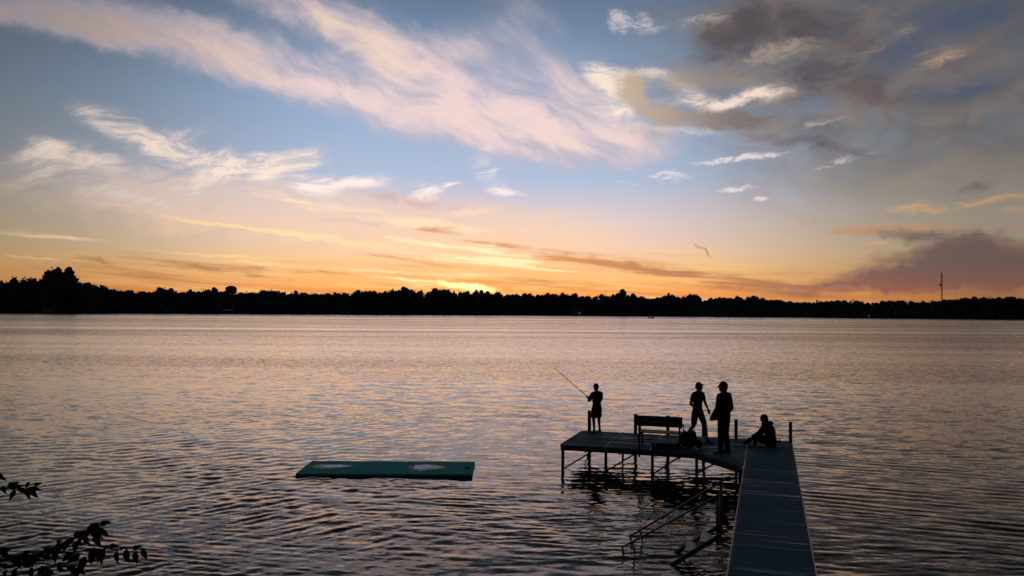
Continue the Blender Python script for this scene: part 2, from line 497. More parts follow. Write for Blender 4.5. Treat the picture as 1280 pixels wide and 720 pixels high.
# ------------------------------------------------------------------ materials
def mat(name, base, rough=0.6, var=0.25, scale=8.0, bump=0.15, stretch=(1, 1, 1), metal=0.0, spec=0.5, coords='Object', bdist=0.02):
    m = bpy.data.materials.new(name)
    m.use_nodes = True
    t = NT(m.node_tree)
    p = m.node_tree.nodes['Principled BSDF']
    tc = t.new('ShaderNodeTexCoord')
    v = t.mapping(tc.outputs[coords], scale=stretch)
    f = t.noise(v, scale, 6.0, 0.6)
    lo = tuple(c * (1 - var) for c in base) + (1,)
    hi = tuple(min(1, c * (1 + var)) for c in base) + (1,)
    t.link(t.mix(t.ss(f, 0.3, 0.7), lo, hi), p.inputs['Base Color'])
    t.link(t.mr(f, 0.3, 0.7, rough * 0.85, min(1, rough * 1.15)), p.inputs['Roughness'])
    p.inputs['Metallic'].default_value = metal
    p.inputs['Specular IOR Level'].default_value = spec
    if bump:
        b = t.new('ShaderNodeBump')
        b.inputs['Strength'].default_value = bump
        b.inputs['Distance'].default_value = bdist
        t.link(t.noise(v, scale * 3, 4.0, 0.6), b.inputs['Height'])
        t.link(b.outputs[0], p.inputs['Normal'])
    return m


M_ground = mat('ground_soil', (0.035, 0.034, 0.022), 0.95, 0.4, 0.4, 0.4, coords='Object', spec=0.1)
M_post = mat('post_steel', (0.028, 0.03, 0.034), 0.55, 0.3, 14, 0.1)
M_frame = mat('frame_dark', (0.025, 0.028, 0.032), 0.6, 0.3, 10, 0.1)
M_trim = mat('trim_aluminium', (0.34, 0.33, 0.31), 0.45, 0.15, 20, 0.05, metal=0.9)
M_wood = mat('bench_wood', (0.05, 0.034, 0.024), 0.6, 0.35, 6, 0.25, stretch=(1, 12, 12))
M_alu = mat('stair_aluminium', (0.10, 0.10, 0.10), 0.45, 0.2, 16, 0.08, metal=0.6)
M_tread = mat('tread_grey', (0.34, 0.32, 0.30), 0.4, 0.25, 18, 0.2, metal=0.3)
M_mat = mat('mat_green_foam', (0.004, 0.46, 0.43), 0.75, 0.25, 5, 0.08, spec=0.04)
M_matb = mat('mat_black_foam', (0.012, 0.014, 0.014), 0.7, 0.2, 9, 0.1)
M_bark = mat('bark', (0.03, 0.024, 0.018), 0.9, 0.4, 12, 0.5, stretch=(1, 1, .3))
M_leaf = mat('leaf_green', (0.022, 0.04, 0.014), 0.6, 0.35, 3, 0.0, spec=0.15)
M_crown = mat('crown_green', (0.085, 0.115, 0.075), 0.9, 0.45, 0.25, 0.0, spec=0.05)
M_crown2 = mat('crown_olive', (0.095, 0.11, 0.07), 0.9, 0.45, 0.25, 0.0, spec=0.05)
M_skin = mat('skin', (0.22, 0.13, 0.09), 0.6, 0.1, 30, 0.05, spec=0.3)
M_navy = mat('cloth_navy', (0.02, 0.024, 0.04), 0.85, 0.2, 40, 0.2, spec=0.1)
M_blue = mat('cloth_blue', (0.035, 0.055, 0.085), 0.85, 0.2, 40, 0.2, spec=0.1)
M_black = mat('cloth_black', (0.016, 0.016, 0.018), 0.85, 0.25, 40, 0.2, spec=0.1)
M_hair = mat('hair', (0.014, 0.011, 0.009), 0.6, 0.3, 60, 0.3, stretch=(1, 1, .2))
M_shoe = mat('shoe', (0.02, 0.02, 0.02), 0.6, 0.2, 30, 0.1)
M_bag = mat('bag_nylon', (0.015, 0.016, 0.018), 0.7, 0.3, 30, 0.3)
M_rod = mat('rod_graphite', (0.02, 0.02, 0.02), 0.35, 0.2, 30, 0.0)
M_cork = mat('cork', (0.2, 0.13, 0.075), 0.8, 0.3, 60, 0.2)
M_hull = mat('hull_metal', (0.010, 0.010, 0.011), 0.9, 0.2, 3, 0.05, spec=0.02)
M_house = mat('house_wall', (0.16, 0.18, 0.21), 0.8, 0.2, 1, 0.05)
M_houseb = mat('house_wall_tan', (0.10, 0.09, 0.075), 0.8, 0.2, 1, 0.05)
M_roof = mat('house_roof', (0.05, 0.045, 0.045), 0.8, 0.3, 1, 0.1)
M_canopy = mat('canopy_pale', (0.62, 0.62, 0.66), 0.6, 0.1, 1, 0.05)
M_tower = mat('tower_paint', (0.05, 0.055, 0.06), 0.7, 0.2, 0.5, 0.05)
M_glass = mat('window_glass', (0.02, 0.022, 0.025), 0.08, 0.1, 1, 0.0)


def lamp_mat(name, c, s):
    m = bpy.data.materials.new(name)
    m.use_nodes = True
    p = m.node_tree.nodes['Principled BSDF']
    t = NT(m.node_tree)
    tcn = t.new('ShaderNodeTexCoord')
    f = t.noise(tcn.outputs['Object'], 2.0, 2.0)
    t.link(t.mix(f, tuple(v * .85 for v in c) + (1,), tuple(c) + (1,)), p.inputs['Emission Color'])
    p.inputs['Emission Strength'].default_value = s
    p.inputs['Base Color'].default_value = (.3, .3, .3, 1)
    return m


M_lit = lamp_mat('lit_window', (0.75, 0.85, 1.0), 0.10)

# decking: ribbed grey-blue boards, wet in streaks
M_deck = bpy.data.materials.new('deck_boards')
M_deck.use_nodes = True
t = NT(M_deck.node_tree)
pb = M_deck.node_tree.nodes['Principled BSDF']
tcd = t.new('ShaderNodeTexCoord')
oi = t.new('ShaderNodeObjectInfo')
gpos = t.new('ShaderNodeNewGeometry')
rot = t.mapping(gpos.outputs['Position'], rot=(0, 0, rad(-162)))
wet = t.ss(t.noise(t.mapping(rot, scale=(0.30, 9.0, 1)), 1.0, 3.0, 0.6), 0.575, 0.69)
gr = t.noise(t.mapping(rot, scale=(3, 60, 1)), 1.0, 3.0, 0.6)
dust = t.noise(rot, 1.6, 5.0, 0.65)
c1 = t.mix(oi.outputs['Random'], (0.080, 0.175, 0.215, 1), (0.094, 0.195, 0.245, 1))
c1 = t.mix(t.mr(gr, 0.3, 0.7, 0.0, 0.35), c1, (0.052, 0.115, 0.15, 1))
c1 = t.mix(t.ss(dust, 0.55, 0.75, 0.0, 0.35), c1, (0.075, 0.08, 0.085, 1))
t.link(c1, pb.inputs['Base Color'])
t.link(t.mr(wet, 0.0, 1.0, 0.75, 0.33), pb.inputs['Roughness'])
t.link(t.mr(wet, 0.0, 1.0, 0.03, 0.50), pb.inputs['Specular IOR Level'])
bmp = t.new('ShaderNodeBump')
bmp.inputs['Strength'].default_value = 0.35
bmp.inputs['Distance'].default_value = 0.004
t.link(gr, bmp.inputs['Height'])
t.link(bmp.outputs[0], pb.inputs['Normal'])

# still water lying on the mat
M_puddle = bpy.data.materials.new('puddle_water')
M_puddle.use_nodes = True
t = NT(M_puddle.node_tree)
pb = M_puddle.node_tree.nodes['Principled BSDF']
tcd = t.new('ShaderNodeTexCoord')
pb.inputs['Base Color'].default_value = (0.01, 0.05, 0.05, 1)
pb.inputs['IOR'].default_value = 1.16
t.link(t.mr(t.noise(tcd.outputs['Object'], 3.0, 3.0), 0.3, 0.7, 0.02, 0.06), pb.inputs['Roughness'])
M_damp = mat('puddle_foam_rim', (0.34, 0.37, 0.33), 0.35, 0.5, 9, 0.1, spec=0.5)


# ================================================================== the setting: ground, water
def sstep(v, a, b):
    q = np.clip((v - a) / (b - a), 0, 1)
    return q * q * (3 - 2 * q)


def shore_r(az):
    a = np.radians(az)
    return 790 + 22 * np.sin(a * 7 + 1) + 12 * np.sin(a * 17 + 2) + 5 * np.sin(a * 41)


def ground_z(x, y):
    x = np.asarray(x, float)
    y = np.asarray(y, float)
    r = np.hypot(x, y)
    az = np.degrees(np.arctan2(x, y))
    R0 = shore_r(az)
    hill = 9.0 + 6.0 * sstep(-az, 20, 31) + 4.0 * sstep(az, 22, 30)
    zf = -2.0 + 2.9 * sstep(r, R0 - 8, R0 + 8) + hill * sstep(r, R0 + 8, R0 + 110)
    zn = -2.0 + 4.4 * sstep(-y, -6.5, -2.0) + 0.15 * np.sin(x * .7) * np.cos(y * .9) - 0.1
    return np.maximum(zf, zn)


rings = np.concatenate([np.arange(0.5, 8.1, .5), [10, 15, 30, 100, 400, 700], np.arange(760, 850, 6), [870, 900, 950, 1000, 1200, 1600, 2500, 4500, 9000]])
NA = 288
az = np.linspace(-180, 180, NA, endpoint=False)
rr, aa = np.meshgrid(rings, np.radians(az), indexing='ij')
X, Y = rr * np.sin(aa), rr * np.cos(aa)
Z = ground_z(X, Y)
vs = np.stack([X, Y, Z], -1).reshape(-1, 3)
fs = []
for i in range(len(rings) - 1):
    for k in range(NA):
        k2 = (k + 1) % NA
        fs.append((i * NA + k, (i + 1) * NA + k, (i + 1) * NA + k2, i * NA + k2))
c0 = len(vs)
vs = np.vstack([vs, [0, 0, float(ground_z(0, 0))]])
fs += [(c0, k, (k + 1) % NA) for k in range(NA)]
me = bpy.data.meshes.new('ground')
me.from_pydata(vs.tolist(), [], fs)
me.materials.append(M_ground)
me.shade_smooth()
tag(link('ground', me), kind='structure')

# --- lake surface: real waves near, finer slopes in the material
HL = CAMH
q0, q1 = 1.0 / 4.6, 1.0 / 800.0
inv = [q0]
while inv[-1] > q1:
    r_ = 1.0 / inv[-1]
    cell = np.clip(0.5 * r_ * r_ / (788 * HL), 0.035, None)
    cell = min(cell, r_ * 0.12)
    inv.append(1.0 / (r_ + cell))
RW = 1.0 / np.array(inv)
RW[-1] = 800.0
azw = np.concatenate([np.linspace(-89, -42, 70, endpoint=False), np.linspace(-42, 42, 1130), np.linspace(42, 89, 71)[1:]])
rr, aa = np.meshgrid(RW, np.radians(azw), indexing='ij')
X, Y = rr * np.sin(aa), rr * np.cos(aa)
CE = np.gradient(RW)[:, None] * np.ones_like(X)
Z = np.zeros_like(X)
wl = np.exp(rng.uniform(np.log(0.11), np.log(0.62), 66))
wl = np.concatenate([wl, np.exp(rng.uniform(np.log(1.2), np.log(2.6), 8))])
def gusts(seed, size):
    g = np.random.default_rng(seed)
    f = np.zeros_like(X)
    for _ in range(7):
        a, s = g.uniform(-.5, .5), size * g.uniform(.6, 1.8)
        wx, wy = 6.28 / (s * 2.2), 6.28 / s
        f += np.sin(X * wx * math.cos(a) + Y * wy * math.sin(a + .8) + g.uniform(0, 6.3) + 1.3 * np.sin(X * .23 / size * 3 + Y * .31 / size * 3 + g.uniform(0, 6)))
    return 0.30 + 1.05 * sstep(f / 7 ** .5, -1.1, 1.1)


GUST_FINE, GUST_MID, GUST_LEFT = gusts(3, 3.0), gusts(5, 5.0), gusts(8, 4.0)
for i, L in enumerate(wl):
    th = rng.normal(0, 0.36)
    k = 2 * math.pi / L
    kx, ky = k * math.sin(th + 0.12), k * math.cos(th + 0.12)
    sl = (0.020 if L < 0.3 else 0.011) if L < 1.2 else 0.006
    sl *= 0.8 + 0.4 * rng.random()
    A = sl / k
    fade = np.clip(L / (2.6 * CE) - 1.0, 0, 1)
    ph = rng.uniform(0, 6.28)
    patch = 0.75 + 0.55 * np.sin(X * rng.uniform(-.35, .35) + Y * rng.uniform(.1, .4) + rng.uniform(0, 6) + 1.2 * np.sin(.11 * X + .17 * Y + i))
    arg = kx * X + ky * Y + ph
    patch = patch * (GUST_FINE if L < .3 else GUST_MID)
    Z += A * 1.15 * fade * patch * (np.sin(arg) + 0.22 * np.sin(2 * arg + 1.3))
# slanting wavelets coming in on the left, and a weaker set on the right
for j in range(20):
    L = math.exp(rng.uniform(math.log(0.20), math.log(0.62)))
    left = j < 13
    th = rng.normal(-0.80 if left else 0.42, 0.14)
    k = 2 * math.pi / L
    arg = k * (math.sin(th) * X + math.cos(th) * Y) + rng.uniform(0, 6.28)
    wgt = sstep(-X - 0.10 * Y, -2.0, 4.0) if left else sstep(X - 0.2 * Y, 0.0, 4.0)
    fade = np.clip(L / (2.6 * CE) - 1.0, 0, 1)
    Z += (0.034 / k) * fade * wgt * GUST_LEFT * (np.sin(arg) + 0.2 * np.sin(2 * arg + 1.2)) * (0.7 + 0.6 * np.sin(0.21 * X * math.cos(th) - .17 * Y * math.sin(th) + j))
nr, na = X.shape
co = np.stack([X, Y, Z], -1).reshape(-1, 3).astype(np.float32)
ii, kk = np.meshgrid(np.arange(nr - 1), np.arange(na - 1), indexing='ij')
q = np.stack([ii * na + kk, ii * na + kk + 1, (ii + 1) * na + kk + 1, (ii + 1) * na + kk], -1).reshape(-1, 4).astype(np.int32)
me = bpy.data.meshes.new('lake_water')
me.vertices.add(len(co))
me.vertices.foreach_set('co', co.ravel())
me.loops.add(q.size)
me.loops.foreach_set('vertex_index', q.ravel())
me.polygons.add(len(q))
me.polygons.foreach_set('loop_start', np.arange(len(q), dtype=np.int32) * 4)
me.polygons.foreach_set('loop_total', np.full(len(q), 4, dtype=np.int32))
me.update(calc_edges=True)
me.validate()
me.shade_smooth()
M_water = bpy.data.materials.new('lake_water')
M_water.use_nodes = True
t = NT(M_water.node_tree)
pb = M_water.node_tree.nodes['Principled BSDF']
geo = t.new('ShaderNodeNewGeometry')
pos = geo.outputs['Position']
ln = t.new('ShaderNodeVectorMath', operation='LENGTH')
t.link(pos, ln.inputs[0])
dist = ln.outputs['Value']
p2 = t.vm('MULTIPLY', pos, (1, 1, 0))
ripA = t.noise(t.mapping(p2, rot=(0, 0, rad(7)), scale=(1.6, 3.2, 1)), 1.0, 3.0, 0.6, 0.3, color=True)
ripB = t.noise(t.mapping(p2, rot=(0, 0, rad(-16)), scale=(5.0, 11.0, 1)), 1.0, 4.0, 0.65, 0.3, color=True)
far_lanes = t.noise(t.mapping(p2, rot=(0, 0, rad(1.5)), scale=(0.0012, 0.013, 1)), 1.0, 4.0, 0.6, 0.2)
swell = t.noise(t.mapping(p2, rot=(0, 0, rad(2)), scale=(0.012, 0.06, 1)), 1.0, 5.0, 0.6, 0.2)
lanes = t.noise(t.mapping(p2, rot=(0, 0, rad(-1)), scale=(0.004, 0.05, 1)), 1.0, 5.0, 0.65, 0.2)
ld = t.m('LOGARITHM', dist, 10.0)
amp = t.m('ADD', t.mr(ld, 1.15, 1.9, 0.42, 0.42), t.mr(ld, 1.9, 2.6, 0.0, 0.45))
lee = t.mr(ld, 1.35, 2.1, 0.0, -0.055)            # steeper wave faces turn towards the near shore
amp = t.m('MULTIPLY', amp, t.m('MULTIPLY', t.ss(swell, 0.3, 0.7, 0.75, 1.2), t.m('MULTIPLY', t.ss(lanes, 0.35, 0.62, 0.60, 1.20), t.ss(far_lanes, 0.40, 0.60, 0.55, 1.25))))
sa = t.vm('SUBTRACT', ripA, (0.5, 0.5, 0.5))
sb = t.vm('SUBTRACT', ripB, (0.5, 0.5, 0.5))
sl0 = t.vm('ADD', t.vm('MULTIPLY', sa, (0.75, 0.95, 0)), t.vm('MULTIPLY', sb, (0.65, 0.75, 0)))
leev = t.new('ShaderNodeCombineXYZ')
t.link(lee, leev.inputs[1])
nn = t.vm('NORMALIZE', t.vm('ADD', t.vm('ADD', geo.outputs['Normal'], leev.outputs[0]), t.vm('SCALE', sl0, amp)))
# lake water: a dark body under a skin whose reflections are tinted warm
fr = t.new('ShaderNodeFresnel')
fr.inputs['IOR'].default_value = 1.34
t.link(nn, fr.inputs['Normal'])
fac = t.m('MULTIPLY', t.m('POWER', fr.outputs[0], 1.25), 1.62, clamp=True)
body = t.new('ShaderNodeBsdfDiffuse')
body.inputs['Color'].default_value = (0.012, 0.013, 0.010, 1)
skin_ = t.new('ShaderNodeBsdfGlossy')
skin_.inputs['Color'].default_value = (1.0, 0.885, 0.79, 1)
skin_.inputs['Roughness'].default_value = 0.06
t.link(nn, skin_.inputs['Normal'])
mx = t.new('ShaderNodeMixShader')
t.link(fac, mx.inputs[0])
t.link(body.outputs[0], mx.inputs[1])
t.link(skin_.outputs[0], mx.inputs[2])
wout = M_water.node_tree.nodes['Material Output']
t.link(mx.outputs[0], wout.inputs['Surface'])
M_water.node_tree.nodes.remove(pb)
me.materials.append(M_water)
tag(link('lake_water', me), kind='structure')

# ================================================================== far shore
TREES_TOP = [(-220, 352), (-120, 348), (-60, 352), (0, 350), (20, 347), (32, 345), (45, 350), (57, 342), (65, 337), (85, 337), (92, 341), (95, 349), (104, 350), (112, 355), (118, 352), (128, 360), (138, 356), (152, 362), (160, 362), (183, 361), (187, 367), (195, 360), (207, 358), (220, 364), (235, 361), (250, 360), (258, 358), (268, 364), (283, 364), (300, 364), (320, 363), (345, 360), (352, 364), (365, 365), (395, 364), (400, 366), (410, 363), (425, 367), (432, 364), (445, 364), (452, 360), (470, 360), (478, 364), (490, 359), (505, 359), (525, 361), (535, 364), (548, 359), (560, 360), (570, 363), (585, 361), (600, 363), (610, 363), (630, 363), (645, 366), (660, 365), (675, 367), (687, 365), (700, 364), (705, 366), (715, 363), (720, 367), (733, 370), (740, 368), (757, 367), (768, 366), (775, 363), (785, 366), (792, 364), (802, 367), (812, 372), (820, 371), (832, 366), (845, 367), (848, 371), (855, 367), (868, 365), (872, 372), (880, 376), (890, 371), (895, 368), (905, 372), (920, 370), (935, 371), (950, 371), (960, 372), (970, 373), (985, 375), (1000, 377), (1020, 376), (1028, 373), (1040, 374), (1050, 373), (1060, 376), (1080, 376), (1085, 378), (1110, 376), (1120, 374), (1140, 377), (1160, 376), (1165, 374), (1190, 373), (1205, 370), (1220, 370), (1230, 368), (1245, 370), (1265, 369), (1280, 371), (1360, 370), (1500, 372)]
TX = np.array([p[0] for p in TREES_TOP], float)
TY = np.array([p[1] for p in TREES_TOP], float)


def crown_mesh(name, seed, m, kind='round', nq=680):
    """crown of unit height and about unit width: leaf-clump faces spread through several lobes"""
    r = random.Random(seed)
    vs, fs = [], []
    lobes = []
    if kind == 'round':
        lobes = [(Vector((0, 0, .60)), .36), (Vector((.05, 0, .28)), .30), (Vector((-.12, .1, .14)), .26)]
        for k in range(7):
            a = r.uniform(0, 6.28)
            lobes.append((Vector((math.cos(a) * r.uniform(.15, .36), math.sin(a) * r.uniform(.15, .36), r.uniform(.38, .85))), r.uniform(.13, .23)))
    elif kind == 'flat':
        for k in range(9):
            a = r.uniform(0, 6.28)
            lobes.append((Vector((math.cos(a) * r.uniform(.1, .5), math.sin(a) * r.uniform(.1, .5), r.uniform(.55, .86))), r.uniform(.12, .2)))
    else:                                              # conifer
        for k in range(9):
            z = .12 + k * .098
            lobes.append((Vector((r.uniform(-.02, .02), 0, z)), .26 * (1 - z) + .02))
    tot = sum(l[1] ** 2 for l in lobes)
    for c, R_ in lobes:
        for k in range(max(8, int(nq * R_ ** 2 / tot))):
            d = Vector((r.gauss(0, 1), r.gauss(0, 1), r.gauss(0, 1))).normalized() * R_ * r.uniform(.45, 1.0)
            if kind == 'conifer':
                d.z *= .5
            p = c + d
            s = r.uniform(.018, .038) * (1.0 if kind != 'conifer' else .8)
            n_ = Vector((r.gauss(0, 1), r.gauss(0, 1), r.gauss(0, .8))).normalized()
            a = n_.orthogonal().normalized()
            b = n_.cross(a)
            i = len(vs)
            for j in range(5):
                tt = j * 1.2566 + r.uniform(-.3, .3)
                w = s * r.uniform(.7, 1.35)
                vs.append(p + (a * math.cos(tt) + b * math.sin(tt)) * w + n_ * r.uniform(-.2, .2) * s)
            fs.append(tuple(range(i, i + 5)))
        if kind == 'round':                              # large inner leaf masses close the heart of the crown
            for k in range(7):
                n_ = Vector((r.gauss(0, 1), r.gauss(0, 1), r.gauss(0, .3))).normalized()
                a = n_.orthogonal().normalized()
                b = n_.cross(a)
                p = c + Vector((r.gauss(0, 1), r.gauss(0, 1), r.gauss(0, 1))) * R_ * .2
                i = len(vs)
                for j in range(7):
                    tt = j * .8976 + r.uniform(-.2, .2)
                    vs.append(p + (a * math.cos(tt) + b * math.sin(tt)) * R_ * r.uniform(.5, .85))
                fs.append(tuple(range(i, i + 7)))
    me = bpy.data.meshes.new(name)
    me.from_pydata([tuple(v) for v in vs], [], fs)
    me.materials.append(m)
    return me


CROWNS = [crown_mesh('crown', 100 + i, M_crown if i % 3 else M_crown2, 'round') for i in range(9)]
FLATS = [crown_mesh('crown', 300 + i, M_crown, 'flat', 230) for i in range(3)]
CONES = [crown_mesh('crown', 200 + i, M_crown, 'conifer', 200) for i in range(3)]
bm = bmesh.new()
tube(bm, [(0, 0, -.1), (0.01, 0, .25), (-.01, .01, .5), (0.02, 0, .8)], [.03, .024, .018, .006], 7)
for k in range(4):
    a = k * 1.7
    tube(bm, [(0, 0, .34 + .07 * k), (math.cos(a) * .2, math.sin(a) * .2, .55 + .07 * k)], [.012, .004], 5)
TRUNK = mesh('trunk', bm, M_bark, True)
n_trees = 0


def place_tree(px, ytop, dist, label, width=None, kind='round', group=None, name='shoreline_tree'):
    global n_trees
    a, e = sky_dir(px, ytop)
    d = float(shore_r(a)) + dist
    x, y = d * math.sin(rad(a)), d * math.cos(rad(a))
    gz = float(ground_z(x, y)) - 0.3
    h = CAMH + d * math.tan(rad(e)) - gz
    h = max(h, 4.0)
    w = width or min(h * random.uniform(.8, 1.7), random.uniform(13, 28))
    t_ = thing(name, label, 'tree', (x, y, gz), random.uniform(0, 6.28), group)
    src = {'round': CROWNS, 'flat': FLATS, 'conifer': CONES}[kind]
    c = link('crown', random.choice(src), t_)
    c.scale = (w, w, h)
    k = link('trunk', TRUNK, t_)
    k.scale = (h * .8, h * .8, h)
    n_trees += 1
    return t_


GT = 'trees along the far shore'
LT = 'dark leafy tree in the unbroken treeline along the far shore'
x = -190.0
while x < 1470:
    y = float(np.interp(x, TX, TY)) + random.uniform(-.2, 1.6)
    place_tree(x, y, random.uniform(24, 52), LT, None, 'round', GT)
    x += random.uniform(6.0, 9.5) if -20 < x < 1300 else random.uniform(14, 20)
x = -40.0
while x < 1320:
    y = float(np.interp(x, TX, TY))
    place_tree(x, y + random.uniform(5, 11), random.uniform(8, 20), LT, None, 'round', GT)
    x += random.uniform(14, 22)
# trees that stand out from the rest
place_tree(75, 335.5, 46, 'tallest tree of the far shore, broad flat-topped crown near its left end', 27, 'round')
place_tree(68, 336.5, 40, 'tall rounded tree just left of the tallest flat-topped tree on the far shore', 22, 'round')
place_tree(83, 336.8, 41, 'tall rounded tree just right of the tallest flat-topped tree on the far shore', 22, 'round')
place_tree(289, 364.6, 60, LT, 24, 'round', GT)
place_tree(281, 365.2, 56, LT, 22, 'round', GT)
place_tree(33, 345, 40, 'spreading tree with open see-through branches at the far left of the far shore', 26, 'flat')
place_tree(687, 360.5, 40, 'narrow pointed conifer standing above the treeline right of the sunset glow', 6.5, 'conifer')
place_tree(757, 361, 40, 'lone thin conifer spire above the treeline left of the small boat', 6.5, 'conifer')
place_tree(665, 363, 40, 'short pointed conifer just right of the brightest sunset glow', 6, 'conifer')
place_tree(838, 365.5, 40, 'round isolated crown above the treeline nearly over the small boat', 13, 'round')
place_tree(867, 365, 40, 'wide double-humped crown right of the round one above the small boat', 20, 'round')

# undergrowth and low scrub that closes the foot of the wood
r = random.Random(5)
vs, fs = [], []
for k in range(16000):
    a = r.uniform(-48, 48)
    dd = r.uniform(2, 26)
    d = float(shore_r(a)) + dd
    x_, y_ = d * math.sin(rad(a)), d * math.cos(rad(a))
    gz = float(ground_z(x_, y_))
    top = 6.0 + 2.0 * math.sin(a * 3) + 1.5 * math.sin(a * 11 + 1) + dd * .28
    p = Vector((x_, y_, gz + top * r.random() ** .8))
    s = r.uniform(.6, 1.4)
    n_ = Vector((r.gauss(0, 1), r.gauss(0, 1), r.gauss(0, .7))).normalized()
    u_ = n_.orthogonal().normalized()
    b_ = n_.cross(u_)
    i = len(vs)
    for j in range(5):
        tt = j * 1.2566 + r.uniform(-.3, .3)
        vs.append(tuple(p + (u_ * math.cos(tt) + b_ * math.sin(tt)) * s * r.uniform(.7, 1.3)))
    fs.append(tuple(range(i, i + 5)))
me = bpy.data.meshes.new('shore_scrub')
me.from_pydata(vs, [], fs)
me.materials.append(M_crown)
tag(link('shore_scrub', me), 'dark scrub along the foot of the far shore trees', 'scrub', kind='stuff')


def far_spot(px, py, extra=0.0, z=None):
    a, e = sky_dir(px, py)
    d = float(shore_r(a)) + extra
    x_, y_ = d * math.sin(rad(a)), d * math.cos(rad(a))
    return x_, y_, (float(ground_z(x_, y_)) if z is None else z), a, d, e


# water tower
x_, y_, gz, a, d, e = far_spot(289, 357, 150)
top = CAMH + d * math.tan(rad(e))
tw = thing('water_tower', 'blocky dark tower top with a low peak, rising above the treeline on the left', 'tower', (x_, y_, gz), rad(20))
hgt = top - gz
bm = bmesh.new()
NS = 10
prof = [(5.2, hgt - 9.0), (5.9, hgt - 7.6), (6.0, hgt - 2.6), (5.4, hgt - 1.8)]
rg = [[bm.verts.new((R_ * math.cos(6.2832 * k / NS), R_ * math.sin(6.2832 * k / NS), z)) for k in range(NS)] for R_, z in prof]
for i in range(3):
    for k in range(NS):
        bm.faces.new((rg[i][k], rg[i][(k + 1) % NS], rg[i + 1][(k + 1) % NS], rg[i + 1][k]))
bm.faces.new(rg[0])
bm.faces.new(rg[3])
part('tank', bm, M_tower, tw)
bm = bmesh.new()
lo = [bm.verts.new((5.5 * math.cos(6.2832 * k / NS), 5.5 * math.sin(6.2832 * k / NS), hgt - 1.78)) for k in range(NS)]
mid = [bm.verts.new((3.0 * math.cos(6.2832 * k / NS), 3.0 * math.sin(6.2832 * k / NS), hgt - .5)) for k in range(NS)]
for k in range(NS):
    bm.faces.new((lo[k], lo[(k + 1) % NS], mid[(k + 1) % NS], mid[k]))
apex = bm.verts.new((0, 0, hgt))
for k in range(NS):
    bm.faces.new((mid[k], mid[(k + 1) % NS], apex))
bm.faces.new(lo)
part('roof', bm, M_tower, tw)
for k in range(4):
    a_ = k * math.pi / 2 + .4
    part('leg', tube(bmesh.new(), [(5.4 * math.cos(a_), 5.4 * math.sin(a_), -.5), (4.4 * math.cos(a_), 4.4 * math.sin(a_), hgt - 8.9)], .35, 8), M_tower, tw)

# radio mast
x_, y_, gz, a, d, e = far_spot(1177, 339.5, 190)
hgt = CAMH + d * math.tan(rad(e)) - gz
ma = thing('radio_mast', 'thin lattice radio mast standing above the trees on the right', 'mast', (x_, y_, gz))
bm = bmesh.new()
W2 = .62
for k in range(3):
    a_ = k * 2.0944
    tube(bm, [(W2 * math.cos(a_), W2 * math.sin(a_), -.5), (W2 * math.cos(a_), W2 * math.sin(a_), hgt - 2)], .17, 5)
nb = 22
for i in range(nb):
    z0, z1 = (hgt - 3) * i / nb, (hgt - 3) * (i + 1) / nb
    for k in range(3):
        a_, b_ = k * 2.0944, (k + 1) * 2.0944
        tube(bm, [(W2 * math.cos(a_), W2 * math.sin(a_), z0), (W2 * math.cos(b_), W2 * math.sin(b_), z1)], .08, 4, False)
part('lattice', bm, M_tower, ma)
part('antenna', tube(bmesh.new(), [(0, 0, hgt - 2.4), (0, 0, hgt)], [.3, .12], 6), M_tower, ma)
part('top_platform', box((0, 0, hgt - 2.3), (2.0, 2.0, .5), None, .05), M_tower, ma)
part('lower_dish', box((-1.3, 0, hgt * .60), (1.6, 1.0, 2.4), None, .2), M_tower, ma)


def house(px, base_w, h, extra, wall, label, lit=False, rz=0.0, cat='house', roofm=None):
    x_, y_, gz, a, d, e = far_spot(px, 388, extra)
    hs = thing('lakeside_house', label, cat, (x_, y_, gz), -rad(a) + rz)
    w, dp = base_w, base_w * .7
    part('wall', box((0, 0, h / 2 - .3), (w, dp, h + .6)), wall, hs)
    bm = bmesh.new()
    zz = h + .005
    A = [bm.verts.new(v) for v in ((-w / 2 - .5, -dp / 2 - .5, zz), (w / 2 + .5, -dp / 2 - .5, zz), (w / 2 + .5, dp / 2 + .5, zz), (-w / 2 - .5, dp / 2 + .5, zz), (-w / 2 - .5, 0, zz + h * .45), (w / 2 + .5, 0, zz + h * .45))]
    for f in ((0, 1, 5, 4), (2, 3, 4, 5), (0, 4, 3), (1, 2, 5), (0, 3, 2, 1)):
        bm.faces.new([A[i] for i in f])
    rf = part('roof', bm, roofm or M_roof, hs)
    part('chimney', box((w * .28, dp * .12, h * 1.42), (.8, .8, h * .5)), M_roof, rf)
    for k in range(3):
        cx = (k - 1) * w * .3
        wf = part('window', box((cx, -dp / 2 - .04, h * .55), (w * .16 + .2, .12, h * .3 + .2)), M_canopy, hs)
        part('pane', box((cx, -dp / 2 - .11, h * .55), (w * .16, .06, h * .3)), M_lit if (lit and k == 2) else M_glass, wf)
    part('door', box((w * .42, -dp / 2 - .05, h * .33), (1.0, .12, 2.1)), M_roof, hs)
    return hs


house(721, 9, 4.2, 3.5, M_house, 'blue-grey house by the water with one lit window, right of the sunset glow', True)
house(60, 10, 4.2, 3.5, M_houseb, 'dim brown house below the tallest trees on the left shore')
house(386, 7, 3.2, 3.0, M_houseb, 'small dim house on the far shore left of the sunset glow')
house(1083, 7, 3.4, 3.0, M_houseb, 'small dark house with one lit window on the right shore', True)
house(905, 9, 3.5, 3.5, M_houseb, 'low dim house on the far shore right of the small boat')

